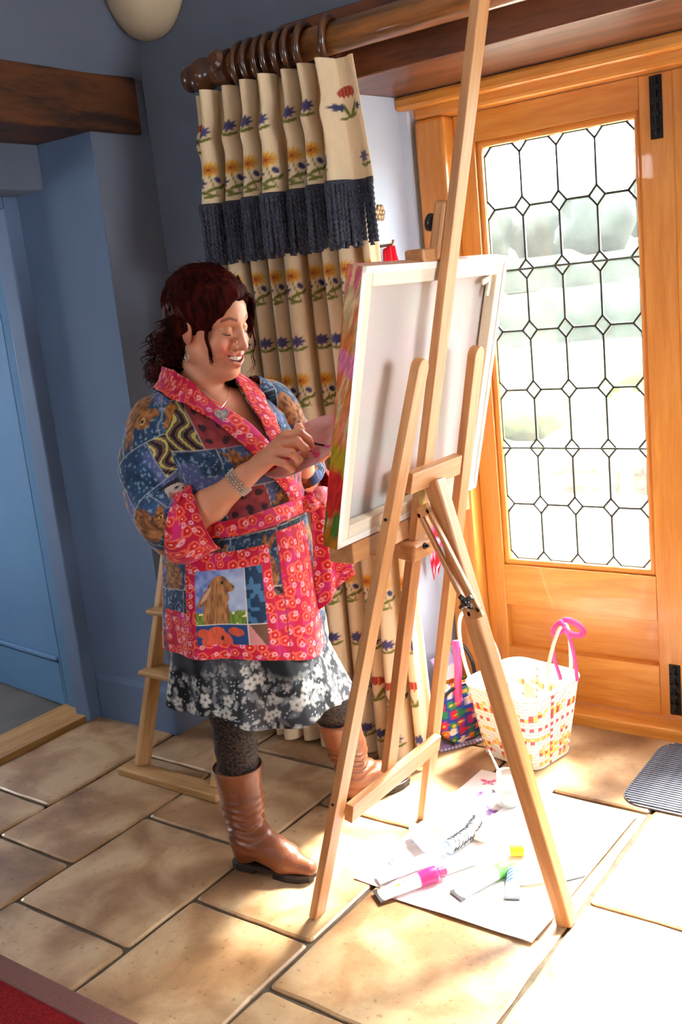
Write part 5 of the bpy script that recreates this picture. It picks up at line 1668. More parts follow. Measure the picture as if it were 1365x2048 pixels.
brow = np.abs(lq[:, 2] - (.0345 - 1.2 * np.abs(ly_ - .034) ** 1.3)) - .0035
colb = lay(colb, below(brow, .003) * (ly_ > .014) * (ly_ < .054) * (lq[:, 0] > .05) * onhead * .8, S3(112, 58, 42))
lid = spot(.088, .031, .010, .02, .017, .007, .5)
colb = lay(colb, lid * .55, S3(196, 142, 84))
obj('body', bv, bf, mk_attr('skin', rough=0.48, subsurf=0.25, grain=0.03, bscale=200, spec=.4), woman, smooth=True, col=colb)

M_DARK = mk('dark_lash', S(34, 20, 18), S(44, 26, 22), rough=.6)
for s in (-1, 1):
    lp = []
    for t in np.linspace(-1, 1, 13):
        dy, zl = .0150 * t, -.0030 - .0034 * (1 - t * t)
        lp.append(hw(.0765 + .0150 * math.sqrt(max(.02, 1 - ((zl - .003) / .0128) ** 2 - (dy / .0165) ** 2)) + .0026, s * (.031 + dy * 1.06), zl))
    MB().tube(lp, [.0007, .0011, .0014, .0016, .0018, .0019, .0020, .0019, .0018, .0017, .0015, .0012, .0007], 6).build('eyelashes', M_DARK, woman, smooth=True)
tv, tf = [], []
tw = np.linspace(-1, 1, 25)
for j, z in enumerate((-.0590, -.0635, -.0675, -.0712)):
    for t in tw: tv.append(hw(.0965 - .0190 * t * t - .0012 * (abs(math.sin(t * 12.5)) < .12), .0325 * t, z + (.0070 + .0006 * j) * t * t))
o = obj('teeth', tv, gridf(25, 4), mk('tooth_enamel', S(236, 228, 214), S(242, 236, 224), rough=.25), woman, smooth=True); o.modifiers.new('t', 'SOLIDIFY').thickness = .003

# ---- hair: a close cap plus many fine curved locks
M_HAIR = mk('dark_red_hair', S(28, 11, 10), S(72, 22, 18), rough=.62, scale=60, stretch=(1, 1, .2), bump=.35, bscale=110, spec=.03)
Hf = Field(np.arange(-2.10, -1.66, .0040), np.arange(1.78, 2.10, .0040), np.arange(1.27, 1.72, .0040))
def hfe(c, r, k=.015, op='u', rot=None): Hf.ell(hw(*c), np.array(r) * HS, HR if rot is None else HR @ rot, k, op)
hfe((-.016, 0, .040), (.104, .086, .092))
hfe((.030, 0, .062), (.068, .076, .066), .02)
hfe((-.062, 0, -.020), (.058, .080, .085), .03)
hfe((-.070, -.004, -.085), (.052, .080, .062), .03)
hfe((-.085, -.022, -.135), (.056, .066, .036), .03)
hfe((-.125, -.034, -.148), (.042, .044, .028), .02)
hfe((.105, .004, -.030), (.066, .068, .112), .010, 's')
for s in (-1, 1): hfe((.036, s * .086, -.062), (.050, .034, .070), .012, 's')
hv, hf_ = Hf.mesh()
nrm = hv - hw(-.03, 0, 0)
hv = hv + nrm / np.linalg.norm(nrm, axis=1)[:, None] * (.010 * (vnoise(hv[:, 0] * 45, hv[:, 1] * 45, hv[:, 2] * 22, 4) - .5) + .006 * (vnoise(hv[:, 0] * 110, hv[:, 1] * 110, hv[:, 2] * 60, 5) - .5))[:, None]
obj('hair', hv, hf_, M_HAIR, woman, smooth=True)
hair_o = [c for c in woman.children if c.name.startswith('hair')][0]
rh = random.Random(11)
lk = MB()
def onsk(th, ph, r=1.0):                       # th from front over the top to the nape, ph sideways
    d = np.array([math.cos(th) * math.cos(ph), math.sin(ph), math.sin(th) * math.cos(ph)])
    return np.array([-.016, 0, .040]) + d * np.array([.106, .089, .095]) * r
for k in range(620):
    ph = rh.uniform(-1.3, 1.3); t0 = rh.uniform(.75, 2.2); t1 = t0 + rh.uniform(.7, 1.5)
    wob, fr = rh.uniform(.001, .004), rh.uniform(4, 9)
    n = 10
    lift = rh.uniform(1.0, 1.045)
    pts = []
    for i in range(n):
        t = i / (n - 1)
        p = onsk(min(t0 + (t1 - t0) * t, 3.4), ph * (1 - .12 * t), lift + .012 * math.sin(t * 5 + k))
        pts.append(hw(*(p + np.array([0, math.sin(t * fr + k) * wob, math.cos(t * fr + k) * wob]))))
    lk.tube(pts, [.0005 + .0011 * math.sin(math.pi * (i + .5) / n) for i in range(n)], 4, caps=False)
for k in range(520):                           # loose curls round the nape and over the collar
    st = np.array([rh.uniform(-.125, -.02), rh.uniform(-.086, .075), rh.uniform(-.155, -.03)])
    if st[0] > -.06: st[1] = math.copysign(rh.uniform(.062, .084), st[1])
    L = rh.uniform(.025, .055); dr = np.array([-.08 + rh.uniform(-.25, .25), -.05 + rh.uniform(-.22, .2), -.95]); dr /= np.linalg.norm(dr)
    cr_, fr, p0 = rh.uniform(.004, .010), rh.uniform(5, 12), rh.uniform(0, 6.28)
    pts = []
    for i in range(11):
        t = i / 10
        q = st + dr * L * t + np.array([math.cos(t * fr + p0), math.sin(t * fr + p0), -.3 * math.sin(t * fr)]) * cr_ + np.array([-.014 * t * t, 0, .004 * t * t])
        pts.append(hw(*q))
    lk.tube(pts, [.0017 * (1 - .75 * i / 10) + .0003 for i in range(11)], 4, caps=False)
for k in range(420):                           # swept from the parting: near side back over the ear, far side down beside the brow
    a = rh.uniform(0, 1)
    if k < 280:
        st = np.array([.092 - .045 * a, .012 - .05 * a + rh.uniform(-.008, .008), .078 + .045 * a]); en = np.array([-.045 - .06 * a * rh.random(), -.082, -.005 - .05 * rh.random()])
        mid = np.array([.050 - .02 * a, -.088, .060 - .02 * rh.random()])
    else:
        st = np.array([.092 - .04 * a, .016 + .02 * a, .082 + .04 * a]); en = np.array([.070 - .09 * a, .080, .0 - .04 * rh.random()]); mid = np.array([.104 - .06 * a, .070, .085])
    pts = [hw(*((1 - t) ** 2 * st + 2 * t * (1 - t) * mid + t * t * en + np.array([.002 * math.cos(t * 7 + k), 0, .003 * math.sin(t * 9 + k)]))) for t in np.linspace(0, 1, 11)]
    lk.tube(pts, [.0007 + .0012 * math.sin(math.pi * (i + .5) / 11) for i in range(11)], 4, caps=False)
for k in range(140):                           # flyaways standing off the crown
    ph = rh.uniform(-.9, .9); t0 = rh.uniform(.8, 2.4)
    p = onsk(t0, ph, 1.0); d = p - np.array([-.016, 0, .03]); d /= np.linalg.norm(d)
    e_ = p + d * rh.uniform(.006, .016) + np.array([rh.uniform(-.03, .01), rh.uniform(-.015, .015), rh.uniform(-.006, .004)])
    lk.tube([hw(*p), hw(*(p * .5 + e_ * .5 + d * .004)), hw(*e_)], [.0006, .0005, .0002], 3, caps=False)
def tendril(pts, r, c, n=26, turns=5):
    P_ = handle([hw(*q) for q in pts])
    t = np.linspace(0, 1, len(P_))
    off = np.stack([np.cos(t * turns * 6.28), np.sin(t * turns * 6.28), np.zeros_like(t)], 1) * (c * t)[:, None]
    lk.tube(P_ + off, r * (1 - .7 * t), 5, caps=False)
for k in range(26):
    j = lambda s=.005: rh.uniform(-s, s)
    tendril([(.066 + j(), -.058 + j(), .055), (.056 + j(), -.074, .012 + j()), (.056 + j(), -.070, -.035), (.068 + j(.006), -.060, -.068 + j(.018))], .0018, .004, turns=1.6)
for k in range(6):
    j = lambda s=.005: rh.uniform(-s, s)
    tendril([(.080, .058, .03), (.090 + j(), .070, -.02), (.086 + j(), .078, -.075), (.083 + j(.012), .074, -.12 + j(.015))], .0011, .006, turns=2.5)
lk.build('hair_locks', M_HAIR, hair_o, smooth=True)
pin = MB().tube([hw(-.016, -.034, .130), hw(-.008, -.040, .126)], .0026, 6)
pin.build('hair_pin', mk('silver', S(210, 208, 206), S(226, 224, 222), rough=.25, metal=1.0), hair_o, smooth=True)
M_SILV = MATS['silver']

# ---- printed cloths
def red_print(x, y):
    """crimson ground, coral-edged red blooms, little pink rings; metres"""
    c = np.ones((len(x), 3)) * S3(200, 18, 58)
    c = lay(c, (vnoise(x * 45, y * 45, 0, 31) > .62) * .8, S3(206, 40, 116))
    def cells(g, seed, r, fn):
        nonlocal c
        i0, j0 = np.floor(x / g), np.floor(y / g)
        for di in (-1, 0, 1):
            for dj in (-1, 0, 1):
                i, j = i0 + di, j0 + dj
                cx = (i + .5 + .55 * (hash2(i, j, seed) - .5)) * g; cy = (j + .5 + .55 * (hash2(i, j, seed + 1) - .5)) * g
                fn(spiky(x, y, cx, cy, r * (0.8 + .4 * hash2(i, j, seed + 2)), 5, .16), np.hypot(x - cx, y - cy))
    def bloom(d, rad):
        nonlocal c
        c = lay(c, below(d, .2), S3(238, 112, 84)); c = lay(c, below(d + .28, .15), S3(214, 22, 34)); c = lay(c, below(rad - .0022, .002), S3(246, 190, 170))
    def ringlet(d, rad):
        nonlocal c
        c = lay(c, below(np.abs(rad - .0042) - .0013, .0016), S3(244, 190, 206))
    cells(.029, 41, .0120, bloom); cells(.033, 61, .004, ringlet)
    return c
def patch_print(x, y, seed=0, tilt=0.0):
    """patchwork of painted animals: mottled blue grounds, brown hares, a few pale dogs, roses and wavy stripes"""
    ct, st_ = math.cos(tilt), math.sin(tilt)
    x, y = x * ct + y * st_, -x * st_ + y * ct
    wx = x + .035 * (vnoise(x * 6, y * 6, 0, seed + 1) - .5); wy = y + .035 * (vnoise(x * 6, y * 6, 0, seed + 2) - .5)
    CW, CH = .128, .118
    row = np.floor(wy / CH); sh = hash2(row, row * 0, seed + 3) * .1
    i = np.floor((wx + sh) / CW); fx = (wx + sh) / CW - i; fy = wy / CH - row
    fx = fx + .10 * (vnoise(x * 30, y * 30, 0, seed + 7) - .5); fy = fy + .10 * (vnoise(x * 30, y * 30, 0, seed + 8) - .5)
    h = hash2(i, row, seed + 4) ** (1.0 + tilt * 1.2); g = hash2(i, row, seed + 9)
    n0, n1, n2 = vnoise(x * 22, y * 22, 0, seed + 11), vnoise(x * 70, y * 70, 0, seed + 5), vnoise(x * 170, y * 170, 0, seed + 6)
    t = np.clip(.55 * n0 + .45 * n1, 0, 1)[:, None]
    c = S3(12, 28, 52) * (1 - t) + S3(58, 94, 136) * t
    c = lay(c, below(.74 - n2, .1) * .6, S3(150, 176, 200)); c = lay(c, below(.66 - n0, .2) * .35, S3(120, 112, 170))
    dk = (g > .72); c = np.where(dk[:, None], lay(S3(10, 26, 42) + 0 * c, below(np.abs(n2 - .5) - .10, .1) * .7, S3(58, 100, 120)), c)
    # brown hares
    m = (h < .46)
    fx2 = np.where(g > .5, fx, 1 - fx)
    br = S3(70, 38, 22) * (1 - n2[:, None]) + S3(190, 124, 74) * n2[:, None]
    head = np.minimum.reduce([el(fx2, fy, .62, .58, .22, .15, 20), el(fx2, fy, .80, .52, .12, .09, -20), el(fx2, fy, .40, .22, .30, .34, 0), el(fx2, fy, .26, .66, .07, .30, 35), el(fx2, fy, .36, .74, .06, .26, 25)])
    c = lay(c, (m & (head < 0)) * .95, 0); c = np.where((m & (head < 0))[:, None], br, c)
    c = np.where((m & (el(fx2, fy, .66, .63, .05, .05) < 0))[:, None], S3(214, 170, 110), c); c = np.where((m & (el(fx2, fy, .66, .63, .032, .034) < 0))[:, None], S3(18, 10, 8), c)
    # pale dogs with dark collar
    m = (h >= .46) & (h < .56)
    d = el(fx, fy, .5, .55, .34, .36); c = np.where((m & (d < 0))[:, None], S3(196, 176, 166) * (.75 + .3 * n2[:, None]), c)
    c = np.where((m & (np.minimum(el(fx, fy, .22, .62, .09, .22, 15), el(fx, fy, .78, .62, .09, .22, -15)) < 0))[:, None], S3(150, 116, 104), c)
    c = np.where((m & ((el(fx, fy, .38, .64, .04, .04) < 0) | (el(fx, fy, .62, .64, .04, .04) < 0) | (el(fx, fy, .5, .47, .07, .05) < 0) | (np.abs(fy - .20) < .05) & (np.abs(fx - .5) < .3)))[:, None], S3(38, 32, 36), c)
    # rose ground with dark ovals
    m = (h >= .56) & (h < .63)
    c = np.where(m[:, None], S3(150, 58, 66) * (.7 + .6 * n1[:, None]), c); c = np.where((m & (spiky((fx * 3) % 1, (fy * 3) % 1, .5, .5, .24, 3, .2) < 0))[:, None], S3(56, 36, 44), c)
    # wavy stripes
    m = (h >= .63) & (h < .71)
    sv = np.sin((fx * 22 + 3.5 * np.sin(fy * 7)))
    st = np.where((sv > .5)[:, None], S3(30, 24, 28), np.where((sv > -.1)[:, None], S3(130, 84, 84), np.where((sv > -.75)[:, None], S3(66, 74, 60), S3(196, 180, 100))))
    c = np.where(m[:, None], st, c)
    # ochre and rust fur
    m = (h >= .71) & (h < .78)
    c = np.where((m & (el(fx, fy, .5, .5, .46, .34, 30) < .25 * (n1 - .5)))[:, None], S3(126, 62, 34) * (1 - n2[:, None]) + S3(186, 130, 56) * n2[:, None], c)
    fx, fy = (wx + sh) / CW - i, wy / CH - row
    edge = np.minimum(np.minimum(fx, 1 - fx) * CW, np.minimum(fy, 1 - fy) * CH)
    return lay(c, below(edge - .0010, .0012) * .85, S3(190, 192, 192))

KT = np.array([  # z, cx, cy, front, back, half width
    (.668, -1.862, 1.953, .206, .182, .222), (.76, -1.860, 1.955, .204, .178, .220), (.90, -1.850, 1.961, .192, .166, .211), (1.01, -1.846, 1.966, .172, .152, .196),
    (1.09, -1.845, 1.963, .168, .150, .202), (1.18, -1.846, 1.956, .170, .142, .205), (1.26, -1.858, 1.945, .142, .134, .208), (1.315, -1.870, 1.936, .098, .112, .190),
    (1.352, -1.876, 1.934, .072, .086, .140), (1.385, -1.880, 1.934, .060, .072, .094), (1.41, -1.884, 1.934, .058, .068, .080)])
def ksurf(ph, z, off=0.0):
    """jacket surface for angle ph (0 front, +90 her left) and height z"""
    cx, cy, af, ab, b = (np.interp(z, KT[:, 0], KT[:, k]) for k in range(1, 6))
    c_, s_ = np.cos(ph), np.sin(ph)
    a = np.where(c_ > 0, af, ab)
    drop = np.exp(-((ph - .50) / .70) ** 2) * np.clip((.96 - z) / .29, 0, 1)
    off = off + .022 * drop
    fold_ = .006 * np.sin(ph * 9 + 2 * np.sin(z * 6)) * np.clip((1.0 - z) / .3, 0, 1) + .010 * (vnoise(ph * 2.2 + 9, z * 9, 0, 3) - .5) + .004 * np.sin(z * 95 + ph * 3) * np.exp(-((z - 1.03) / .05) ** 2)
    u_ = (a + fold_ + off) * np.sign(c_) * np.abs(c_) ** .92; v_ = (b + fold_ + off) * np.sign(s_) * np.abs(s_) ** .92
    return np.stack([cx + FW_[0] * u_ + LW_[0] * v_, cy + FW_[1] * u_ + LW_[1] * v_, z - .062 * drop], -1)
def arcx(ph, z): return ph * .20
M_CLOTH = mk_attr('printed_cotton', rough=.85, bump=.2, bscale=700, sheen=.15, grain=.12, thin=.06)
NPH, NZK = 430, 265
ph, z = np.meshgrid(np.linspace(-math.pi, math.pi, NPH, endpoint=False), np.linspace(.668, 1.405, NZK)); ph, z = ph.ravel(), z.ravel()
kv = ksurf(ph, z)
dg = np.degrees(ph)
kc = patch_print(arcx(ph, z) + .03, z - .62, 2)
rp_ = red_print(arcx(ph, z), z)
band_m = ((z < .725) & (dg > -92) & (dg < 44)) | ((z < .825) & (dg > -6) & (dg < 44)) | ((z < .79) & (dg < -60) & (dg > -92)) | ((dg > 6) & (dg < 44) & (z < .97)) | ((z < .90) & (z > .66) & (dg < -98) & (dg > -112))
kc = np.where(band_m[:, None], rp_, kc)
kc = lay(kc, (np.abs(dg - 6) < .5) * (z < .97) * 1.0, S3(150, 40, 60))
b_ = np.interp(z, KT[:, 0], KT[:, 5]); yl = b_ * np.sign(np.sin(ph)) * np.abs(np.sin(ph)) ** .92
vr, vl = np.interp(z, (1.150, 1.41), (.062, -.082)), np.interp(z, (1.150, 1.41), (.066, .084))
inV = (np.cos(ph) > 0) & (z > 1.150) & (yl > vr) & (yl < vl)
fq = gridf(NPH, NZK, True)
fq = fq[~inV[fq].all(1)]
jacket = obj('patchwork_jacket', kv, fq, M_CLOTH, woman, smooth=True, col=kc)
jacket.modifiers.new('cloth', 'SOLIDIFY').thickness = .002

def strip(name, path, width, par, paint, off=.005, nw=18, bulge=.003):
    """cloth band lying on the jacket along (angle, height) points"""
    path = np.array(path, float)
    s = np.concatenate([[0], np.cumsum(np.hypot(np.diff(path[:, 0]) * .19, np.diff(path[:, 1])))])
    n = max(8, int(s[-1] / .0026))
    t = np.linspace(0, s[-1], n)
    a, zz_ = np.interp(t, s, path[:, 0]), np.interp(t, s, path[:, 1])
    ker = np.ones(9) / 9
    a = np.convolve(np.pad(a, 4, 'edge'), ker, 'valid'); zz_ = np.convolve(np.pad(zz_, 4, 'edge'), ker, 'valid')
    da, dz_ = np.gradient(a) * .19, np.gradient(zz_)
    L = np.hypot(da, dz_) + 1e-9
    w = np.linspace(-.5, .5, nw)
    T, W_ = np.meshgrid(np.arange(n), w, indexing='ij')
    A = a[T] + (-dz_ / L)[T] * W_ * width / .19; Z = zz_[T] + (da / L)[T] * W_ * width
    v = ksurf(A.ravel(), Z.ravel(), off + bulge * (1 - (2 * W_.ravel()) ** 2))
    f = np.stack([(np.arange(n - 1)[:, None] * nw + np.arange(nw - 1)).ravel()] * 4, 1) + np.array([0, 1, nw + 1, nw])
    o = obj(name, v, f, M_CLOTH, par, smooth=True, col=paint(t[T].ravel(), (W_ * width).ravel()))
    so = o.modifiers.new('cloth', 'SOLIDIFY'); so.thickness = .003; so.offset = -1
    return o
def ang(y, z, side=1):
    b = np.interp(z, KT[:, 0], KT[:, 5]); q = np.clip(abs(y) / b, 0, 1) ** (1 / .92)
    return math.copysign(math.asin(q), y)
def vline(zs, y0, y1, z0=1.150, z1=1.41): return [(ang(y0 + (y1 - y0) * (q - z0) / (z1 - z0), q), q) for q in zs]
rpaint = lambda t, w: red_print(t, w + 5)
rp2 = lambda t, w: red_print(t + 3, w + 2)
strip('collar_band', [(-math.pi, 1.398), (-2.3, 1.398), (-1.75, 1.396)] + vline((1.385, 1.35, 1.30, 1.25, 1.20, 1.150), .050, -.100) + [(ang(.085, 1.09), 1.09), (ang(.118, 1.02), 1.02)], .052, jacket, rpaint, .008)
strip('collar_band', [(math.pi, 1.398), (2.3, 1.398), (1.75, 1.396)] + vline((1.385, 1.35, 1.30, 1.25, 1.20, 1.150), .082, .104) + [(ang(.075, 1.10), 1.10)], .052, jacket, rp2, .005)

# pocket with its painted hare
def pocket_paint(s, t, x, y):
    c = red_print(x, y)
    n1, n2 = vnoise(x * 90, y * 90, 0, 71), vnoise(x * 260, y * 60, 0, 72)
    inner = (s > .13) & (s < .90) & (t > .115) & (t < .84)
    pic = (s > .13) & (s < .70) & (t > .315) & (t < .84)
    S_, T_ = (s - .13) / .57, (t - .315) / .525
    sky = S3(74, 96, 168) * (1 - n1[:, None]) + S3(150, 164, 206) * n1[:, None]
    sky = lay(sky, below(el(S_, T_, .85, .55, .35, .4), .8) * .6, S3(196, 208, 226))
    grass = S3(70, 110, 40) * (1 - n2[:, None]) + S3(140, 160, 60) * n2[:, None]
    g = lay(sky, below(T_ - .20 - .06 * n1, .03), grass)
    fl = (vnoise(x * 130, y * 130, 0, 73) > .80) & (T_ < .30)
    g = np.where(fl[:, None], S3(236, 226, 150), g)
    fur = S3(104, 62, 34) * (1 - n2[:, None]) + S3(186, 128, 78) * n2[:, None]
    hare = np.minimum.reduce([el(S_, T_, .42, .20, .26, .40), el(S_, T_, .50, .72, .20, .17, 10), el(S_, T_, .66, .68, .13, .09, -15), el(S_, T_, .48, .50, .20, .20)])
    ear = np.minimum(el(S_, T_, .20, .52, .055, .28, -35), el(S_, T_, .26, .58, .05, .26, -28))
    g = np.where((hare < 0)[:, None], fur, g); g = np.where((ear < 0)[:, None], fur * .85, g); g = np.where((ear < -.45)[:, None], S3(196, 150, 120), g)
    g = np.where((el(S_, T_, .56, .76, .028, .034) < 0)[:, None], S3(20, 12, 10), g); g = np.where((el(S_, T_, .775, .68, .022, .02) < 0)[:, None], S3(60, 30, 26), g)
    c = np.where(inner[:, None], patch_print(x * 1.3, y * 1.3, 9) * .0 + np.where((n1 > .5)[:, None], S3(66, 110, 150), S3(24, 52, 84)), c)
    c = np.where(pic[:, None], g, c)
    cow = (s > .13) & (s < .70) & (t > .115) & (t <= .315)
    cs, ct = (s - .13) / .57, (t - .115) / .20
    cc_ = np.ones((len(s), 3)) * S3(34, 66, 120)
    face = np.minimum.reduce([el(cs, ct, .40, .10, .30, .62), el(cs, ct, .14, .58, .12, .22), el(cs, ct, .78, .62, .14, .22, 15), el(cs, ct, .40, .62, .16, .26)])
    cc_ = np.where((face < 0)[:, None], S3(206, 84, 58) * (.8 + .4 * n2[:, None]), cc_); cc_ = np.where((el(cs, ct, .50, .30, .03, .12) < 0)[:, None], S3(40, 16, 16), cc_)
    c = np.where(cow[:, None], cc_, c)
    br = (s >= .70) & (s < .90) & (t > .115) & (t <= .315)
    c = np.where(br[:, None], np.where(((s - .80) * 4 < (t - .2) * -3)[:, None], S3(206, 140, 140), S3(110, 76, 58)), c)
    for a0, b0, q in ((.70, .0, 's'), (0, .315, 't')):
        m = (np.abs(s - .70) < .006) if q == 's' else (np.abs(t - .315) < .006)
        c = np.where((m & inner)[:, None], S3(214, 208, 202), c)
    return c
sg, tg_ = np.meshgrid(np.linspace(0, 1, 104), np.linspace(0, 1, 122)); sg, tg_ = sg.ravel(), tg_.ravel()
pa_, pz_ = np.radians(-64 + 63 * sg), .680 + .268 * tg_
pv = ksurf(pa_, pz_, .007)
o = obj('pocket', pv, gridf(104, 122), M_CLOTH, jacket, smooth=True, col=pocket_paint(sg, tg_, pa_ * .2, pz_)); so = o.modifiers.new('cloth', 'SOLIDIFY'); so.thickness = .004; so.offset = -1

# sash, knot and hanging tails
strip('sash', [(q, 1.012 + .006 * math.sin(q * 3)) for q in np.linspace(-math.pi, math.pi, 40)], .040, jacket, rpaint, .010, 14, .008)
kn_ = ksurf(np.array([math.radians(46)]), np.array([1.016]), .022)[0]
kv_, kf_ = blob(kn_ + LW_ * .008, (.026, .032, .028), 8, 4, .14, 2.0)
obj('sash_knot', kv_, kf_, M_CLOTH, jacket, smooth=True, col=red_print(kv_[:, 1] * 1.2, kv_[:, 2]))
kb = kn_ + LW_ * .045 + np.array([0, 0, .012])
kv_, kf_ = blob(kb, (.020, .036, .026), 9, 4, .12, 2.0)
obj('sash_loop', kv_, kf_, M_CLOTH, jacket, smooth=True, col=lay(red_print(kv_[:, 1] * 1.2, kv_[:, 2]), np.full(len(kv_), .25), S3(240, 196, 206)))
def tail(pts, widths, tw, lab=None):
    P_ = handle(pts); n = 110; t = np.linspace(0, 1, n)
    P_ = np.stack([np.interp(t, np.linspace(0, 1, len(P_)), P_[:, k]) for k in range(3)], 1)
    nw = 40
    w = np.interp(t, np.linspace(0, 1, len(widths)), widths)
    T, W_ = np.meshgrid(np.arange(n), np.linspace(-.5, .5, nw), indexing='ij'); T, W_ = T.ravel(), W_.ravel()
    sd = FW_ * .20 + LW_ * .98
    sd = sd / np.linalg.norm(sd)
    v = P_[T] + np.outer(W_ * w[T], sd) + np.outer(.010 * np.sin(W_ * 9 + t[T] * 4) * t[T], FW_)
    v[:, 2] += np.where(t[T] > .0, (W_ * tw) * t[T] ** 3, 0)
    f = np.stack([(np.arange(n - 1)[:, None] * nw + np.arange(nw - 1)).ravel()] * 4, 1) + np.array([0, 1, nw + 1, nw])
    o = obj('sash_tail', v, f, M_CLOTH, jacket, smooth=True, col=red_print(W_ * w[T] + tw, t[T] * .26)); o.modifiers.new('cloth', 'SOLIDIFY').thickness = .0025
k0 = kn_ + FW_ * .012 + LW_ * .02
tail([k0 + [0, 0, .01], k0 + LW_ * .004 + FW_ * .012 + [0, 0, -.09], k0 + LW_ * .012 + FW_ * .022 + [0, 0, -.18], k0 + LW_ * .016 + FW_ * .024 + [0, 0, -.255]], (.035, .066, .100, .112), .085)
tail([k0 - FW_ * .008 + [0, 0, 0], k0 + LW_ * .03 + [0, 0, -.07], k0 + LW_ * .045 + [0, 0, -.15], k0 + LW_ * .05 + [0, 0, -.22]], (.030, .050, .075, .085), .05)

# sleeves with deep red cuffs
def sleeve(path, radii, seed, cuff):
    path, radii = np.array(path, float), np.array(radii, float)
    n, m = 200, 170
    tt_ = np.linspace(0, 1, m); tk = np.linspace(0, 1, len(path))
    def sm(y):
        y = np.interp(tt_, tk, y); ker = np.hanning(25); ker /= ker.sum()
        return np.convolve(np.pad(y, 12, 'edge'), ker, 'valid')
    C_ = np.stack([sm(path[:, k]) for k in range(3)], 1); R_2 = sm(radii)
    tg2 = np.gradient(C_, axis=0); tg2 /= np.linalg.norm(tg2, axis=1)[:, None]
    ref = np.array([0.25, 1.0, 0.15]); x_ = ref - tg2 * (tg2 @ ref)[:, None]; x_ /= np.linalg.norm(x_, axis=1)[:, None]
    y_ = np.cross(tg2, x_)
    J, I_ = np.meshgrid(np.arange(m), np.arange(n), indexing='ij'); J, I_ = J.ravel(), I_.ravel()
    a = 2 * math.pi * I_ / n
    fold_ = 1 + .07 * np.sin(a * 3 + J * .05 + seed) * np.clip(J / m * 1.6, 0, 1) + .10 * (vnoise(a * 1.5 + 5, J * .05, 0, seed) - .5) + .025 * np.sin(J * .16 + 2 * np.cos(a))
    rr = R_2[J] * fold_
    v = C_[J] + x_[J] * (rr * np.cos(a) * .92)[:, None] + y_[J] * (rr * np.sin(a) * 1.05)[:, None]
    s = np.concatenate([[0], np.cumsum(np.linalg.norm(np.diff(C_, axis=0), axis=1))])
    lx_, ly2 = a * R_2[J], s[J]
    c = patch_print(lx_, ly2, seed, .5)
    f = gridf(n, m, True)
    cut = int(m * cuff)
    fb = f[(f // n).max(1) <= cut]; fc = f[(f // n).min(1) >= cut - 1]
    keep = (f // n).min(1) >= cut - 1
    o = obj('sleeve', v[:(cut + 1) * n], fb, M_CLOTH, jacket, smooth=True, col=c[:(cut + 1) * n]); o.modifiers.new('cloth', 'SOLIDIFY').thickness = .002
    b0 = (cut - 1) * n
    vc = v[b0:].copy(); Jc = J[b0:]
    vc += (vc - C_[Jc]) * .035
    o = obj('cuff', vc, f[keep] - b0, M_CLOTH, jacket, smooth=True, col=red_print(lx_[b0:] * 1.0, ly2[b0:])); o.modifiers.new('cloth', 'SOLIDIFY').thickness = .004
sleeve([(-1.885, 1.835, 1.320), (-1.916, 1.785, 1.276), (-1.920, 1.758, 1.19), (-1.905, 1.745, 1.10), (-1.868, 1.742, 1.032), (-1.825, 1.758, 1.016), (-1.775, 1.795, 1.036)], (.058, .074, .082, .088, .092, .086, .080), 26, .76)
sleeve([(-1.825, 2.045, 1.318), (-1.800, 2.105, 1.278), (-1.795, 2.150, 1.19), (-1.800, 2.190, 1.10), (-1.795, 2.215, 1.04), (-1.765, 2.185, 1.05)], (.062, .082, .086, .086, .082, .074), 33, .80)

# camisole edge at the bottom of the V
cz, ca = np.meshgrid(np.linspace(1.12, 1.185, 24), np.linspace(math.radians(-22), math.radians(34), 60), indexing='ij'); cz, ca = cz.ravel(), ca.ravel()
cm_v = ksurf(ca, cz, -.007)
cmc = np.where((vnoise(ca * 60, cz * 200, 0, 4) > .6)[:, None], S3(200, 200, 206), S3(28, 30, 36))
obj('camisole', cm_v, gridf(60, 24), M_CLOTH, woman, smooth=True, col=cmc)

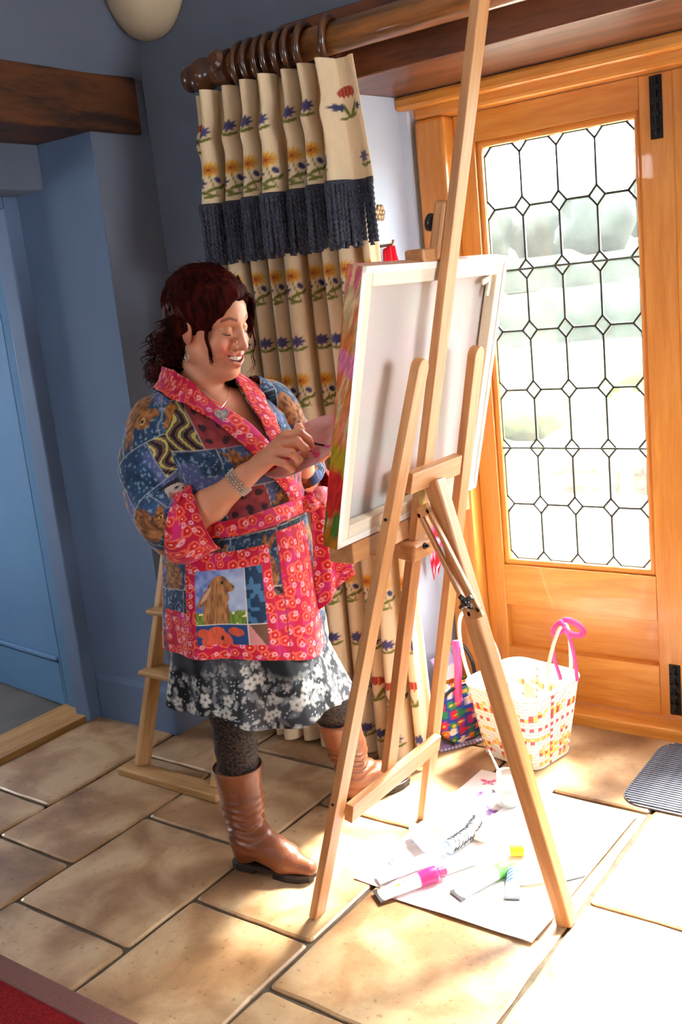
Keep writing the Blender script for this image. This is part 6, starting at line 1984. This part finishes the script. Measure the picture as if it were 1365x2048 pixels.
# ---- skirt
def floral_dark(x, y):
    n1, n2 = vnoise(x * 14, y * 14, 0, 81), vnoise(x * 40, y * 40, 0, 82)
    c = np.ones((len(x), 3)) * S3(11, 11, 14)
    c = lay(c, below(.66 - n1, .25) * .35, S3(92, 92, 100))
    def leafs(g, seed, rx, ry, colr, dens):
        nonlocal c
        i0, j0 = np.floor(x / g), np.floor(y / g)
        for di in (-1, 0, 1):
            for dj in (-1, 0, 1):
                i, j = i0 + di, j0 + dj
                on = hash2(i, j, seed + 5) < dens
                cx = (i + .5 + .8 * (hash2(i, j, seed) - .5)) * g; cy = (j + .5 + .8 * (hash2(i, j, seed + 1) - .5)) * g
                a = hash2(i, j, seed + 2) * 6.283
                dx, dy = x - cx, y - cy
                u_, v_ = dx * np.cos(a) + dy * np.sin(a), -dx * np.sin(a) + dy * np.cos(a)
                d = np.sqrt((u_ / rx) ** 2 + (v_ / (ry * (1 - .4 * u_ / rx).clip(.3, 1.4))) ** 2) - 1
                c = lay(c, below(d, .3) * on * (.55 + .45 * hash2(i, j, seed + 7)), colr)
    low = np.clip((.64 - y) / .12, 0, 1)
    clus = np.clip((vnoise(x * 9, y * 11, 0, 87) * .7 + low * .52 - .42) * 4, 0, 1)
    base = c.copy()
    leafs(.030, 91, .0160, .0066, S3(112, 112, 116), .55); leafs(.022, 101, .0110, .0048, S3(160, 158, 152), .4)
    g = .036
    i0, j0 = np.floor(x / g), np.floor(y / g)
    for di in (-1, 0, 1):
        for dj in (-1, 0, 1):
            i, j = i0 + di, j0 + dj
            on = hash2(i, j, 131) < .5
            cx = (i + .5 + .6 * (hash2(i, j, 132) - .5)) * g; cy = (j + .5 + .6 * (hash2(i, j, 133) - .5)) * g
            d = spiky(x, y, cx, cy, .015 * (.7 + .6 * hash2(i, j, 134)), 5, .45, hash2(i, j, 135) * 3)
            c = lay(c, below(d, .25) * on * (.5 + .5 * hash2(i, j, 136)), S3(196, 192, 182)); c = lay(c, below(d + .75, .2) * on, S3(70, 68, 70))
    leafs(.009, 111, .0020, .0020, S3(190, 198, 200), .3)
    return c * clus[:, None] + base * (1 - clus)[:, None]
NPS, NZS = 420, 130
ph, t = np.meshgrid(np.linspace(-math.pi, math.pi, NPS, endpoint=False), np.linspace(0, 1, NZS)); ph, t = ph.ravel(), t.ravel()
hem = .498 - .048 * np.cos(ph - .55) + .016 * np.sin(ph * 5)
z = hem + (.80 - hem) * t
cx, cy = -1.834 - .030 * t, 1.970 - .016 * t
fl_ = (1 - t) ** 1.1
rip = 1 + (.065 * np.sin(ph * 7 + .7) + .050 * np.sin(ph * 11 + 2) + .03 * np.sin(ph * 4)) * fl_
a_, b_ = (.158 + .080 * fl_) * rip, (.180 + .074 * fl_) * rip
u_, v_ = a_ * np.cos(ph), b_ * np.sin(ph)
sv = np.stack([cx + FW_[0] * u_ + LW_[0] * v_, cy + FW_[1] * u_ + LW_[1] * v_, z], 1)
sk_o = obj('skirt', sv, gridf(NPS, NZS, True), mk_attr('satin_print', rough=.5, grain=.05, spec=.3), woman, smooth=True, col=floral_dark(ph * .24, z)); sk_o.modifiers.new('cloth', 'SOLIDIFY').thickness = .0015

# ---- leggings and boots
def lace(x, y):
    n = vnoise(x * 60, y * 60, 0, 5)
    w = np.sin(x * 190 + 5 * np.sin(y * 90 + 3 * n)) * np.sin(y * 170 + 4 * np.sin(x * 80))
    return np.where((np.abs(w) > .34)[:, None], S3(12, 11, 12), S3(66, 50, 44))
M_LEG = mk_attr('lace_leggings', rough=.7, grain=.1)
def legging(knee, top, ank, r0, r1, r2):
    n, m = 90, 110
    J, I_ = np.meshgrid(np.arange(m), np.arange(n), indexing='ij'); J, I_ = J.ravel(), I_.ravel()
    t = J / (m - 1); a = 2 * math.pi * I_ / n
    knee, top, ank = np.array(knee), np.array(top), np.array(ank)
    Cc = np.where((t < .5)[:, None], top + (knee - top) * (t * 2)[:, None], knee + (ank - knee) * (t * 2 - 1)[:, None])
    rr = np.where(t < .5, r0 + (r1 - r0) * t * 2, r1 + (r2 - r1) * (t * 2 - 1)) * (1 + .02 * np.sin(J * .4))
    v = Cc + np.stack([rr * np.cos(a), rr * np.sin(a), 0 * a], 1)
    obj('legging', v, gridf(n, m, True), M_LEG, woman, smooth=True, col=lace(a * rr, t * .42))
legging((-1.864, 1.876, .43), (-1.885, 1.88, .60), (-1.860, 1.862, .26), .078, .066, .056)
legging((-1.742, 2.158, .43), (-1.79, 2.09, .60), (-1.746, 2.200, .275), .078, .064, .050)

M_BOOT = mk('tan_leather', S(98, 50, 28), S(138, 78, 46), rough=.42, scale=7, bump=.12, bscale=90, coat=.05, lo=.3, hi=.7)
M_SOLE = mk('dark_sole', S(30, 20, 16), S(44, 30, 24), rough=.6)
def boot(top, mid, ank, heel, ball, toe, rt, rm, seed):
    top, mid, ank, heel, ball, toe = (np.array(q, float) for q in (top, mid, ank, heel, ball, toe))
    al = np.stack([top, heel, toe, ball])
    lo_, hi_ = al.min(0) - .085, al.max(0) + .085
    Bf = Field(np.arange(lo_[0], hi_[0], .0036), np.arange(lo_[1], hi_[1], .0036), np.arange(.012, top[2] + .02, .0036))
    Bf.cone(top + (top - mid) * .12, rt, mid, rm, .01); Bf.cone(mid, rm, ank, .047, .02)
    Bf.cone(ank, .047, heel + [0, 0, .012], .038, .02); Bf.cone(ank * .5 + heel * .5 + [0, 0, .012], .040, ball + [0, 0, .012], .037, .02)
    Bf.cone(ank, .042, ball + [0, 0, .008], .034, .03); Bf.cone(ball, .037, toe, .024, .015)
    Bf.cone(ank * .55 + ball * .45 + np.array([0, 0, .022]), .026, ball + [0, 0, .012], .028, .02)
    # open top and flat underside
    tp_ = top + (top - mid) / np.linalg.norm(top - mid) * .0
    Z = Bf.z[None, None, :]
    Bf.F = np.maximum(Bf.F, (Z - top[2]) - 0 * Bf.F); Bf.F = np.maximum(Bf.F, .022 - Z)
    Bf.F = Bf.F.astype(np.float32)
    v, f = Bf.mesh()
    # slouch creases round the ankle
    zc = v[:, 2]
    env = np.exp(-((zc - (ank[2] + .045)) / .055) ** 2)
    cen = ank + np.outer((zc - ank[2]) / (top[2] - ank[2]), (top - ank)); d = v - cen; d[:, 2] = 0
    L = np.linalg.norm(d, axis=1)[:, None] + 1e-9
    an_ = np.arctan2(d[:, 1], d[:, 0])
    cre = np.sin(zc * 260 + 1.6 * np.sin(an_ * 2 + seed) + 5 * vnoise(an_ * 1.3, zc * 12, 0, seed)) * env
    v = v + d / L * (.0042 * cre + .004 * (vnoise(an_ * 2, zc * 18, 0, seed + 3) - .5))[:, None]
    bo = obj('boot', v, f, M_BOOT, woman, smooth=True)
    # sole and heel
    ax = toe - heel; ax[2] = 0; Lf = np.linalg.norm(ax); ax /= Lf; sd = np.array([-ax[1], ax[0], 0])
    out = []
    wid = [(-.040, 0), (-.036, .024), (-.015, .036), (.06, .034), (.12, .034), (Lf - .055, .042), (Lf - .02, .036), (Lf + .012, .020), (Lf + .022, 0)]
    pts = [heel + ax * s + sd * w for s, w in wid] + [heel + ax * s - sd * w for s, w in wid[-2:0:-1]]
    vv, ff = extrude_poly([(q[0], q[1], .011) for q in pts], (0, 0, .013)); obj('sole', vv, ff, M_SOLE, bo, fix=True, bevel=.003)
    hw_ = [(-.040, 0), (-.036, .024), (-.015, .035), (.045, .034)]
    pts = [heel + ax * s + sd * w for s, w in hw_] + [heel + ax * s - sd * w for s, w in hw_[:0:-1]]
    vv, ff = extrude_poly([(q[0], q[1], .0) for q in pts], (0, 0, .013)); obj('heel', vv, ff, M_SOLE, bo, fix=True, bevel=.003)
    pts = [heel + ax * s + sd * w for s, w in ((Lf - .10, .038), (Lf - .055, .041), (Lf - .02, .035), (Lf + .010, .018))]; pts += [heel + ax * s - sd * w for s, w in ((Lf + .010, .018), (Lf - .02, .035), (Lf - .055, .041), (Lf - .10, .038))]
    vv, ff = extrude_poly([(q[0], q[1], .0) for q in pts], (0, 0, .012)); obj('forefoot', vv, ff, M_SOLE, bo, fix=True, bevel=.002)
    # rolled top edge, side seam and instep laces
    MB().tube([top + np.array([math.cos(a) * rt, math.sin(a) * rt, 0.0]) for a in np.linspace(0, 2 * math.pi, 33)[:-1]], .0035, 6, True).build('top_edge', M_BOOT, bo, smooth=True)
    la = MB()
    up = np.array([0, 0, 1.0])
    for k in range(5):
        c = ank * (1 - k * .11) + ball * (k * .11) + ax * (.034 - .006 * k) + up * (.046 - .004 * k)
        la.tube([c - sd * .026 - up * .012, c - sd * .012 + up * .003, c + sd * .012 + up * .003, c + sd * .026 - up * .012], .0016, 5)
    la.build('laces', M_SOLE, bo, smooth=True)
boot((-1.862, 1.862, .292), (-1.848, 1.850, .19), (-1.835, 1.842, .098), (-1.846, 1.836, .034), (-1.712, 1.852, .040), (-1.640, 1.862, .034), .070, .058, 3)
boot((-1.744, 2.195, .312), (-1.758, 2.238, .20), (-1.775, 2.278, .098), (-1.785, 2.262, .034), (-1.722, 2.372, .040), (-1.690, 2.432, .034), .066, .056, 8)

# ---- jewellery
nk = MB()
pend = np.array([-1.7330, 1.8480, 1.2930])
def chest_pt(y, z): return ksurf(np.array([ang(y, z)]), np.array([z]), -.012)[0]
for s in (-1, 1):
    nk.tube(handle([hw(-.05, s * .058, -.115), hw(.0, s * .062, -.135), np.array([-1.795, 1.905 + s * .045, 1.345]), pend + [-.004, .002, .016]]), .0012, 5)
necklace = nk.build('necklace', M_SILV, woman, smooth=True)
ht_ = [(.5 * (16 * math.sin(a) ** 3) / 16, (13 * math.cos(a) - 5 * math.cos(2 * a) - 2 * math.cos(3 * a) - math.cos(4 * a)) / 32) for a in np.linspace(0, 2 * math.pi, 30)[:-1]]
right_ = np.array([.80, .60, 0]); pfw = np.array([.588, -.781, .213])
vv, ff = extrude_poly([pend + right_ * x * .036 + np.array([0, 0, 1.0]) * y * .036 for x, y in ht_], tuple(pfw * .007))
obj('pendant', vv, ff, mk('mottled_silver', S(150, 138, 128), S(226, 214, 206), rough=.3, metal=.7, scale=120), necklace, fix=True, bevel=.002)
bc0 = WR_R + (EL_R - WR_R) * .12
bax = (WR_R - EL_R) / np.linalg.norm(WR_R - EL_R); bx1 = np.cross(bax, [0, 0, 1]); bx1 /= np.linalg.norm(bx1); bx2 = np.cross(bax, bx1)
bl = MB()
for j in range(4):
    for k in range(26):
        a = 2 * math.pi * (k + .5 * (j % 2)) / 26
        c = bc0 + bax * (j - 1.5) * .0068 + (bx1 * math.cos(a) + bx2 * math.sin(a)) * .0355
        v, f = blob(c, (.0036, .0036, .0036), k + j, 1, .1); bl.add(v, f)
bl.build('bracelet', mk('bright_silver', S(206, 196, 184), S(230, 222, 212), rough=.35, metal=.35), woman, smooth=True)
er = MB()
e0 = hw(-.004, -.080, -.046)
er.tube([e0, e0 + [0, 0, -.020]], .0010, 5)
er.tube([e0 + np.array([.007 * math.cos(a), 0, -.030 + .010 * math.sin(a)]) for a in np.linspace(0, 2 * math.pi, 15)[:-1]], .0018, 6, True)
er.build('earring', M_SILV, woman, smooth=True)

# ---- palette plate and brush
def plate_col(x, y):
    r = np.hypot(x, y)
    c = np.ones((len(x), 3)) * S3(222, 176, 172)
    n = vnoise(x * 60 + 5, y * 60, 0, 3)
    c = lay(c, below(np.abs(y - .025 - .02 * np.sin(x * 40)) - .018 * n, .006) * (r < .115), S3(214, 60, 110))
    c = lay(c, below(.55 - n, .1) * (y < .01) * .7, S3(226, 150, 158))
    return lay(c, below(el(x, y, .07, -.02, .02, .008, 20), .5), S3(120, 112, 108))
rr_, aa_ = np.meshgrid(np.linspace(0.001, 1, 44), np.linspace(0, 2 * math.pi, 120, endpoint=False), indexing='ij'); rr_, aa_ = rr_.ravel(), aa_.ravel()
px2, py2 = .128 * rr_ * np.cos(aa_), .128 * rr_ * np.sin(aa_)
lift = .012 * np.clip((rr_ - .72) / .28, 0, 1) ** 1.5
pv = PC + np.outer(px2, pe1) + np.outer(py2, pe2) + np.outer(lift, PN)
f = gridf(120, 44, True)
o = obj('palette_plate', pv, f, M_TUBE, smooth=True, col=plate_col(px2, py2), label='pale pink round plate used as a palette, held in her left hand', cat='palette'); o.modifiers.new('t', 'SOLIDIFY').thickness = .003
pb2 = empty('paintbrush', (-1.54, 1.97, 1.19), 'thin paintbrush held between the fingers of her right hand', 'paintbrush')
MB().tube([(-1.600, 1.940, 1.222), (-1.560, 1.962, 1.204), (-1.525, 1.985, 1.190)], [.0018, .0034, .003], 8).build('handle', M_DARK, pb2, smooth=True)
MB().tube([(-1.525, 1.985, 1.190), (-1.510, 1.995, 1.184), (-1.495, 2.005, 1.178)], [.003, .0042, .0008], 8).build('bristles', M_RIB, pb2, smooth=True)
